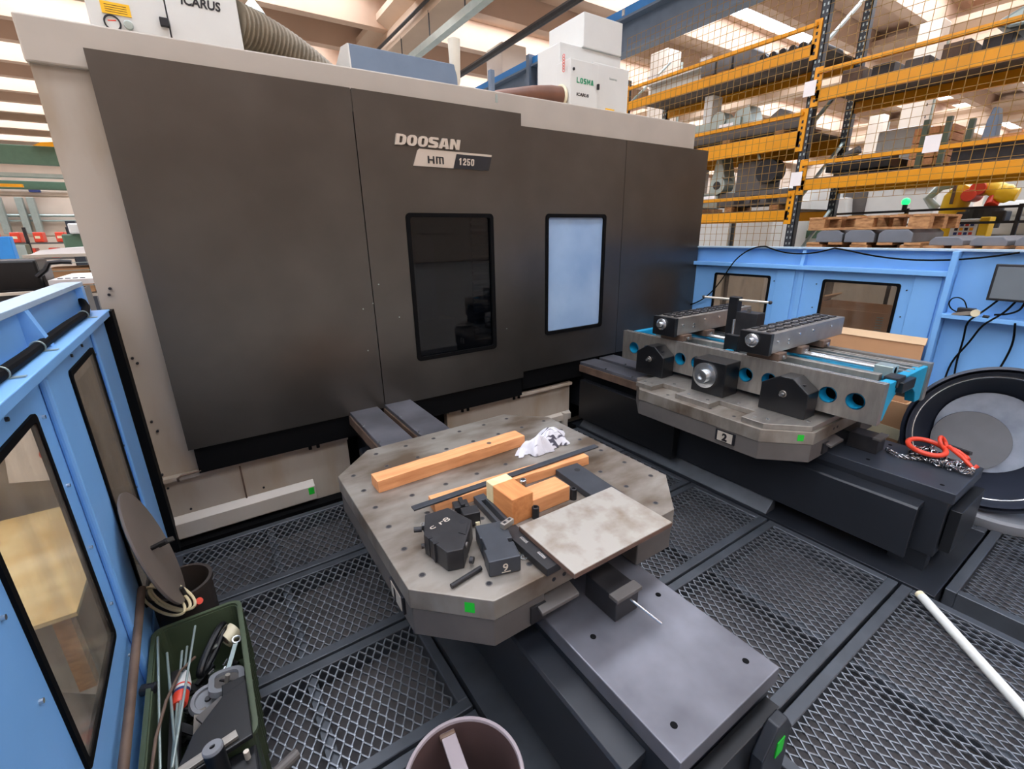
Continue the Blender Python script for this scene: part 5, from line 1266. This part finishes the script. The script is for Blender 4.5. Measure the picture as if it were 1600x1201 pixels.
for k in range(6): MB().box(7.02 + 0.03 * k, 7.14 + 0.03 * k, 0.35 + 0.1 * (k % 3), 1.95 - 0.13 * k, 2.55 + 0.022 * k, 2.572 + 0.022 * k).build('plank', 'wood', o)
MB().box(7.02, 7.4, 0.4, 1.9, 2.39, 2.55).build('crate_box', 'darksteel', o)
o = thing('long_bundle', 'row of dark steel parts filling the top deck of the right bay', 'machine parts', (7.5, 1.8, 3.44))
for k in range(9): MB().box(7.1, 7.9, 0.4 + 0.32 * k, 0.62 + 0.32 * k, 3.45, 3.54 + 0.03 * (k % 3)).build('bar_stock', ('castgrey', 'darksteel', 'rust')[k % 3], o, bev=0.006)
o = thing('roof_bundle', 'shiny bent sheet part at the right end of the top right deck', 'sheet part', (7.4, 1.2, 3.6))
MB().prism([(1.0, 3.6), (1.75, 3.62), (1.9, 3.7), (1.6, 3.84), (1.1, 3.88)], 'x', 7.2, 7.7).build('shell', 'zinc', o, bev=0.03)

# pallets with grey blocks between guard and rack
def euro_pallet(loc, L, label, grp):
    x, y, z = loc
    p = thing('wooden_pallet', label, 'pallet', loc, grp)
    for k in range(3):
        for j in range(3):
            MB().box(x + 0.36 * k, x + 0.36 * k + 0.10, y + j * (L - 0.145) / 2, y + j * (L - 0.145) / 2 + 0.145, z + 0.022, z + 0.10).build('block', 'palletwood', p, bev=0.003)
        MB().box(x + 0.36 * k, x + 0.36 * k + 0.10, y, y + L, z, z + 0.022).build('runner', 'palletwood', p, bev=0.002)
    n = int(L / 0.155)
    for k in range(n):
        MB().box(x - 0.005, x + 0.83, y + k * (L - 0.12) / (n - 1), y + k * (L - 0.12) / (n - 1) + 0.12, z + 0.10, z + 0.122).build('deck_board', 'palletwood', p, bev=0.002)
    return p
euro_pallet((5.2, 1.46, 1.50), 0.92, 'wooden pallet carrying the row of grey blocks behind the right guard', 'wooden pallets behind the right guard')
euro_pallet((5.2, 1.44, 1.735), 0.95, 'upper wooden pallet lying on top of the grey blocks', 'wooden pallets behind the right guard')
euro_pallet((5.05, 0.2, 1.48), 1.2, 'wooden pallet behind the monitor carrying the low grey blocks', 'wooden pallets behind the right guard')
st = thing('storage_bench', 'steel bench carrying the pallets behind the right guard', 'bench', (5.6, 1.3, -0.2))
MB().box(5.0, 6.1, 0.1, 2.5, 1.42, 1.48).build('top', 'castgrey', st)
MB().box(5.18, 6.1, 1.43, 2.45, 1.48, 1.50).build('packing', 'castgrey', st)
for x in (5.05, 6.0):
    for y in (0.15, 2.4): MB().box(x, x + 0.06, y, y + 0.06, -0.2, 1.42).build('leg', 'castgrey', st)
for k, (y, w) in enumerate(((2.07, 0.23), (1.81, 0.24), (1.53, 0.25))):
    o = thing('grey_block', ('grey rounded block under the upper pallet, left of three', 'grey rounded block under the upper pallet, middle of three', 'long grey rounded block under the upper pallet, right of three')[k], 'block', (5.25, y, 1.622), 'grey blocks between the pallets')
    MB().prism([(y, 1.622), (y + w, 1.622), (y + w, 1.70), (y + w - 0.04, 1.733), (y + 0.04, 1.733), (y, 1.70)], 'x', 5.2, 6.0).build('body', 'greybin', o, bev=0.006)
for k, y in enumerate((1.17, 0.92, 0.67, 0.42)):
    o = thing('grey_block', ('low grey block at the left end of the pallet beside the robot', 'low grey block second from the left on the pallet beside the robot', 'low grey block third from the left on the pallet beside the robot', 'low grey block fourth from the left on the pallet beside the robot')[k], 'block', (5.25, y, 1.602), 'low grey blocks behind the monitor')
    MB().prism([(y, 1.602), (y + 0.21, 1.602), (y + 0.21, 1.64), (y + 0.18, 1.67), (y + 0.03, 1.67), (y, 1.64)], 'x', 5.1, 5.8).build('body', 'greybin', o, bev=0.006)

# robot, white machines and clutter beyond the rack
ro = thing('robot_arm', 'yellow industrial robot arm behind the pallets on the right', 'robot', (9.2, 2.2, -0.2))
MB().lathe((9.3, 2.25, -0.2), (0, 0, 1), [(0, 0), (0.36, 0), (0.36, 0.2), (0.30, 0.25), (0.28, 1.5), (0, 1.5)], 28).build('pedestal', 'darksteel', ro, smooth=True)
MB().sphere((9.2, 2.42, 1.42), 0.22, 20, 12, (1, 1, 1.0)).build('shoulder', 'yellow', ro, smooth=True)
MB().tube([(9.2, 2.30, 1.35), (9.2, 2.30, 1.6), (9.2, 2.32, 1.95), (9.2, 2.30, 2.12), (9.2, 2.2, 2.28)], 0.15, 20, rr=[.19, .18, .15, .16, .13]).build('lower_arm', 'yellow', ro, smooth=True)
MB().cyl((8.95, 2.06, 2.23), (9.3, 2.06, 2.23), 0.085, 24).build('elbow', 'red', ro, bev=0.01)
MB().cyl((8.92, 2.13, 2.15), (9.3, 2.13, 2.15), 0.08, 24).build('elbow_motor', 'red', ro, bev=0.01)
MB().tube([(9.15, 2.1, 2.25), (9.1, 1.95, 2.24), (9.05, 1.80, 2.16)], 0.13, 18, rr=[.11, .10, .10]).build('upper_arm', 'yellow', ro, smooth=True)
MB().lathe((9.0, 1.84, 2.16), (0, -1, -0.2), [(0, -0.02), (0.1, -0.02), (0.115, 0.03), (0.115, 0.09), (0.08, 0.14), (0.08, 0.18), (0, 0.18)], 24).build('wrist', 'yellow', ro, smooth=True)
MB().cyl((8.95, 1.88, 2.0), (9.05, 1.88, 2.1), 0.07, 18).build('wrist_motor', 'red', ro, bev=0.008)
MB().cyl((9.05, 1.95, 1.72), (9.05, 1.95, 2.0), 0.19, 22).build('gripper_flange', 'blackgloss', ro, bev=0.01)
MB().box(8.9, 9.2, 1.7, 2.2, 1.80, 1.94).build('gripper', 'darksteel', ro, bev=0.02)
MB().tube([(9.15, 2.5, 2.0), (9.15, 2.62, 2.15), (9.15, 2.5, 2.3), (9.15, 2.3, 2.34)], 0.06, 12).build('dress_pack', 'zinc', ro, smooth=True)
MB().bar((9.02, 2.31, 2.05), (9.02, 2.31, 2.3), 0.04, 0.03).build('strap', 'rust', ro)
cp = thing('control_panel', 'white control panel with coloured buttons and a yellow edge beside the robot', 'control panel', (8.6, 1.95, -0.2))
MB().box(8.55, 8.8, 1.86, 2.13, -0.2, 1.84).build('housing', 'white', cp, bev=0.01)
MB().box(8.54, 8.8, 1.76, 1.855, -0.2, 1.86).build('yellow_side', 'yellow', cp, bev=0.01)
for j in range(3):
    for i in range(4):
        MB().box(8.545, 8.55, 1.90 + 0.05 * i, 1.935 + 0.05 * i, 1.64 + 0.055 * j, 1.675 + 0.055 * j).build('button', ('red', 'orange', 'navy', 'ink')[(i * 2 + j) % 4], cp)
bs = thing('signal_fence', 'black railing with a lit green lamp behind the pallets', 'railing', (8.45, 3.0, -0.2))
for z in (1.80, 1.98): MB().bar((8.45, 0.0, z), (8.45, 3.7, z - 0.02), 0.03, 0.03).build('rail', 'darksteel', bs)
for y in (0.3, 1.5, 2.62, 3.6): MB().bar((8.45, y, -0.2), (8.45, y, 2.0), 0.04, 0.04).build('post', 'darksteel', bs)
MB().cyl((8.43, 2.65, 1.98), (8.43, 2.65, 2.05), 0.03, 12).build('lamp_base', 'darksteel', bs); MB().sphere((8.43, 2.65, 2.09), 0.05, 14, 10).build('signal_lamp', 'glow', bs, smooth=True)
MB().box(8.40, 8.45, 2.6, 2.7, 1.82, 1.93).build('sensor', 'yellow', bs)
MB().box(8.40, 8.45, 3.5, 3.56, 1.82, 1.95).build('sensor', 'yellow', bs); MB().box(8.40, 8.45, 3.1, 3.3, 1.86, 1.93).build('sensor', 'yellow', bs)
wm2 = thing('white_machine', 'large cream-white enclosed machine behind the rack', 'machine', (12, 4.2, -0.2))
MB().box(11.6, 14, 3.2, 5.4, -0.2, 2.62).build('cabinet', 'white', wm2, bev=0.03)
MB().box(11.58, 11.6, 4.3, 4.75, 1.9, 2.45).build('window', 'castgrey', wm2, bev=0.02)
MB().prism([(4.5, 1.95), (5.0, 1.95), (4.85, 2.35), (4.55, 2.35)], 'x', 11.3, 11.6).build('hood', 'white', wm2, bev=0.03)
MB().box(11.57, 11.6, 3.3, 3.75, 2.45, 2.53).build('print', 'red', wm2)
MB().box(11.55, 11.62, 3.2, 5.4, 1.55, 1.72).build('band', 'greendark', wm2)
wm3 = thing('white_machine', 'white machine cabinet with dark gap seen under the left rack bay', 'machine', (10.5, 6.3, -0.2))
MB().box(10, 11.5, 5.3, 6.1, -0.2, 2.35).build('cabinet', 'white', wm3, bev=0.02); MB().box(10, 11.5, 6.25, 7.6, -0.2, 2.3).build('cabinet', 'white', wm3, bev=0.02)
MB().box(10.1, 11.4, 6.1, 6.25, -0.2, 2.3).build('gap_post', 'rackblue', wm3)
wm4 = thing('grey_machine', 'grey and white machine parts bench at the far right behind the robot', 'machine', (11, 1.2, -0.2))
MB().box(10.6, 12, -0.5, 2.6, -0.2, 1.6).build('base', 'castgrey', wm4, bev=0.02); MB().cyl((10.7, -0.5, 2.0), (10.7, 2.2, 2.0), 0.12, 16).build('spindle', 'white', wm4)
MB().box(10.5, 10.9, 1.45, 1.75, 1.6, 2.0).build('unit', 'zinc', wm4, bev=0.02); MB().box(10.5, 10.8, 0.9, 1.3, 1.6, 2.1).build('unit', 'girderblue', wm4, bev=0.02)
MB().box(10.9, 12, -0.5, 2.4, 1.6, 2.6).build('back_panel', 'white', wm4, bev=0.02)
wm5 = thing('far_machine_row', 'pale machine row under the rooflights beyond the rack', 'machine', (20, 8, -0.2))
MB().box(18, 24, 5.5, 9.5, -0.2, 3.2).build('cabinet', 'white', wm5, bev=0.05); MB().box(19, 22, 6, 8, 3.2, 4.0).build('upper_cabinet', 'castgrey', wm5, bev=0.05)

# ================================================================== LEFT HALL, BEYOND THE LEFT GUARD
bb = thing('black_cabinet', 'black box-shaped cabinet behind the left blue guard', 'cabinet', (-1.5, 5.2, -0.2))
MB().box(-2.2, -1.0, 5.0, 5.35, -0.2, 1.63).build('body', 'blackgloss', bb, bev=0.02)
MB().box(-1.0, -0.985, 5.05, 5.32, 1.35, 1.55).build('side_plate', 'castgrey', bb)
MB().tube([(-1.02, 5.0, 1.50), (-0.96, 5.0, 1.55), (-0.93, 5.0, 1.60), (-0.86, 5.0, 1.605), (-0.80, 5.0, 1.60)], 0.018, 8).build('hose_tail', 'darksteel', bb, smooth=True)
sb_ = thing('swarf_bin', 'open dark bin with a pale rim right behind the left guard', 'bin', (-1.4, 4.65, -0.2))
MB().box(-2.2, -0.72, 4.4, 4.42, -0.2, 1.42).build('side', 'blackgloss', sb_); MB().box(-2.2, -0.72, 4.88, 4.9, -0.2, 1.42).build('side', 'blackgloss', sb_)
MB().box(-0.74, -0.72, 4.42, 4.88, -0.2, 1.42).build('side', 'blackgloss', sb_); MB().box(-2.2, -2.18, 4.42, 4.88, -0.2, 1.42).build('side', 'blackgloss', sb_)
MB().box(-2.22, -0.70, 4.39, 4.43, 1.42, 1.438).build('rim', 'badge', sb_); MB().box(-2.2, -0.72, 4.4, 4.9, 0.5, 0.52).build('bottom', 'blackgloss', sb_)
tbl = thing('work_table', 'cream work table with papers behind the black cabinet', 'table', (-0.7, 5.6, -0.2))
MB().box(-0.97, -0.45, 5.0, 5.95, 1.43, 1.47).build('top', 'paper', tbl)
for x in (-0.95, -0.5):
    for y in (5.05, 5.85): MB().box(x, x + 0.04, y, y + 0.04, -0.2, 1.43).build('leg', 'castgrey', tbl)
for k in range(4): MB().box(-0.93 + 0.045 * k, -0.90 + 0.045 * k, 5.1, 5.13, 1.47, 1.476).build('mark', 'ink', tbl)
ca_ = thing('parts_trolley', 'wire trolley with a white sheet on top and brown cartons below', 'trolley', (-0.8, 7.2, -0.2))
MB().box(-1.45, -0.55, 6.8, 7.8, 1.60, 1.63).build('top', 'badge', ca_)
MB().prism([(-1.40, 1.63), (-0.57, 1.63), (-0.57, 1.72), (-0.85, 1.70), (-1.15, 1.69), (-1.32, 1.67)], 'y', 6.85, 7.7).build('white_sheet', 'paper', ca_)
MB().box(-1.35, -0.98, 6.9, 7.6, 1.22, 1.48).build('carton', 'cardboard', ca_); MB().box(-0.88, -0.58, 6.9, 7.6, 1.30, 1.52).build('carton', 'white', ca_)
for z in (1.30, 1.38, 1.46, 1.54): MB().bar((-1.45, 6.8, z), (-0.55, 6.8, z), 0.008, 0.008).build('wire', 'zinc', ca_)
for x in (-1.45, -0.57): MB().box(x, x + 0.03, 6.8, 6.83, -0.2, 1.6).build('leg', 'zinc', ca_)
MB().box(-1.45, -0.55, 6.8, 7.8, 1.18, 1.21).build('shelf', 'badge', ca_)
rs = thing('red_rack', 'rack of red and orange tooling against the far left wall', 'rack', (-3, 16.5, -0.2))
for z in (0.9, 1.38, 1.75): MB().box(-4.2, -2.5, 16.2, 17.0, z - 0.04, z).build('shelf', 'castgrey', rs)
for x in (-4.2, -3.3, -2.52): MB().box(x, x + 0.06, 16.2, 16.26, -0.2, 2.1).build('post', 'darksteel', rs)
rng = random.Random(9)
for k in range(7):
    ord_ = ('first', 'second', 'third', 'fourth', 'fifth', 'sixth', 'seventh')[k]
    o = thing('red_bin', ord_ + ' red-orange tooling bin from the left on the far left rack', 'bin', (-3.9 + 0.2 * k, 16.3, 1.38), 'red bins on the far left rack')
    x = -3.95 + 0.2 * k
    MB().box(x, x + 0.17, 16.22, 16.6, 1.38 if k % 2 else 1.75, (1.38 if k % 2 else 1.75) + 0.24).build('shell', 'red', o, bev=0.02)
    MB().box(x + 0.03, x + 0.12, 16.215, 16.22, 1.47 if k % 2 else 1.84, 1.52 if k % 2 else 1.90).build('label', 'tape', o)
gc = thing('green_cabinet', 'pale green cabinet in front of the far red rack', 'cabinet', (-3.3, 15, -0.2))
MB().box(-3.55, -3.05, 14.8, 15.2, -0.2, 1.72).build('body', 'crate', gc, bev=0.02); MB().box(-3.28, -3.05, 14.79, 14.8, 1.0, 1.70).build('door', 'zinc', gc, bev=0.01)
bp_ = thing('blue_post', 'bright blue upright at the left picture edge behind the black cabinet', 'post', (-2.6, 11, -0.2))
MB().box(-2.66, -2.42, 11, 11.2, -0.2, 1.85).build('post', 'girderblue', bp_, bev=0.01)
dm = thing('drill_press', 'dark green drill press beside the cream machine corner, far left', 'machine', (-1.9, 13, -0.2))
MB().box(-2.0, -1.85, 13, 13.2, -0.2, 2.15).build('column', 'rackblue', dm); MB().box(-2.1, -1.6, 12.9, 13.3, 1.6, 1.9).build('head', 'greendark', dm, bev=0.03); MB().box(-1.95, -1.4, 12.8, 13.3, 1.9, 2.1).build('motor', 'white', dm, bev=0.03)
gg = thing('green_crane', 'dark green crane girder across the far left hall', 'girder', (-12, 30, 5))
MB().box(-21, 2, 30.0, 30.3, 5.0, 5.75).build('girder', 'greendark', gg, bev=0.02); MB().box(-21, 2, 30.6, 31.2, 4.55, 4.7).build('rail', 'zinc', gg); MB().box(-21, 2, 31.5, 31.8, 4.1, 4.45).build('girder', 'greendark', gg, bev=0.02)
MB().prism([(-4.9, 5.75), (-4.1, 5.75), (-4.1, 5.95), (-4.6, 5.9)], 'y', 29.9, 30).build('hook_block', 'orange', gg); MB().box(-7.5, -5.6, 29.8, 30, 4.05, 4.17).build('end_stop', 'orange', gg)
wp = thing('wall_services', 'pipes and ducts running along the far left wall', 'pipes', (-9, 40, 3))
MB().cyl((-21, 40.6, 3.3), (2, 40.6, 3.3), 0.09, 12).build('pipe', 'zinc', wp); MB().cyl((-21, 40.6, 3.0), (2, 40.6, 3.0), 0.05, 10).build('pipe', 'zinc', wp); MB().cyl((-21, 40.6, 4.9), (2, 40.6, 4.9), 0.06, 10).build('pipe', 'zinc', wp)
for x in (-9.0, -8.1, -7.6): MB().box(x, x + 0.32, 40.2, 40.6, 2.25, 4.3).build('duct', 'zinc', wp, bev=0.02)
MB().box(-7.4, -6.9, 40.4, 40.6, 4.6, 5.0).build('fan_box', 'navy', wp, bev=0.02)

# things seen through the left guard windows
ply = thing('plywood_sheet', 'yellow plywood sheet lying behind the scratched left guard window', 'board', (-0.95, 2.9, 0.3))
MB().box(-1.9, -0.70, 2.35, 3.5, 0.225, 0.245).build('sheet', 'plywood', ply)
for x in (-1.8, -0.8):
    for y in (2.4, 3.4): MB().box(x, x + 0.06, y, y + 0.06, -0.2, 0.225).build('trestle_leg', 'palletwood', ply)
wl = thing('wrapped_load', 'grey film-wrapped load with white paper behind the left guard windows', 'load', (-1.2, 4.0, -0.2))
MB().box(-2.2, -0.72, 3.62, 4.3, -0.2, 1.0).build('load', 'wrap', wl, bev=0.05)
MB().prism([(-1.14, 0.42), (-0.86, 0.36), (-0.82, 0.78), (-1.08, 0.84)], 'y', 3.605, 3.618).build('paper', 'paper', wl)
lettering('CE', 'scrawl', 'red', wl, T(-0.98, 3.603, 0.52) @ XZ, 0.10, ext=0.0005)
sh = thing('dark_sheets', 'brown dirty steel sheets leaning below the plywood behind the left window', 'steel sheet', (-0.8, 1.7, -0.2))
for k in range(3): MB().prism([(-0.60 - 0.05 * k, -0.2), (-0.58 - 0.05 * k, -0.2), (-1.0 - 0.05 * k, 0.12 + 0.02 * k), (-1.02 - 0.05 * k, 0.12 + 0.02 * k)], 'y', 0.4 + 0.2 * k, 2.2 + 0.05 * k).build('sheet', 'rock', sh)
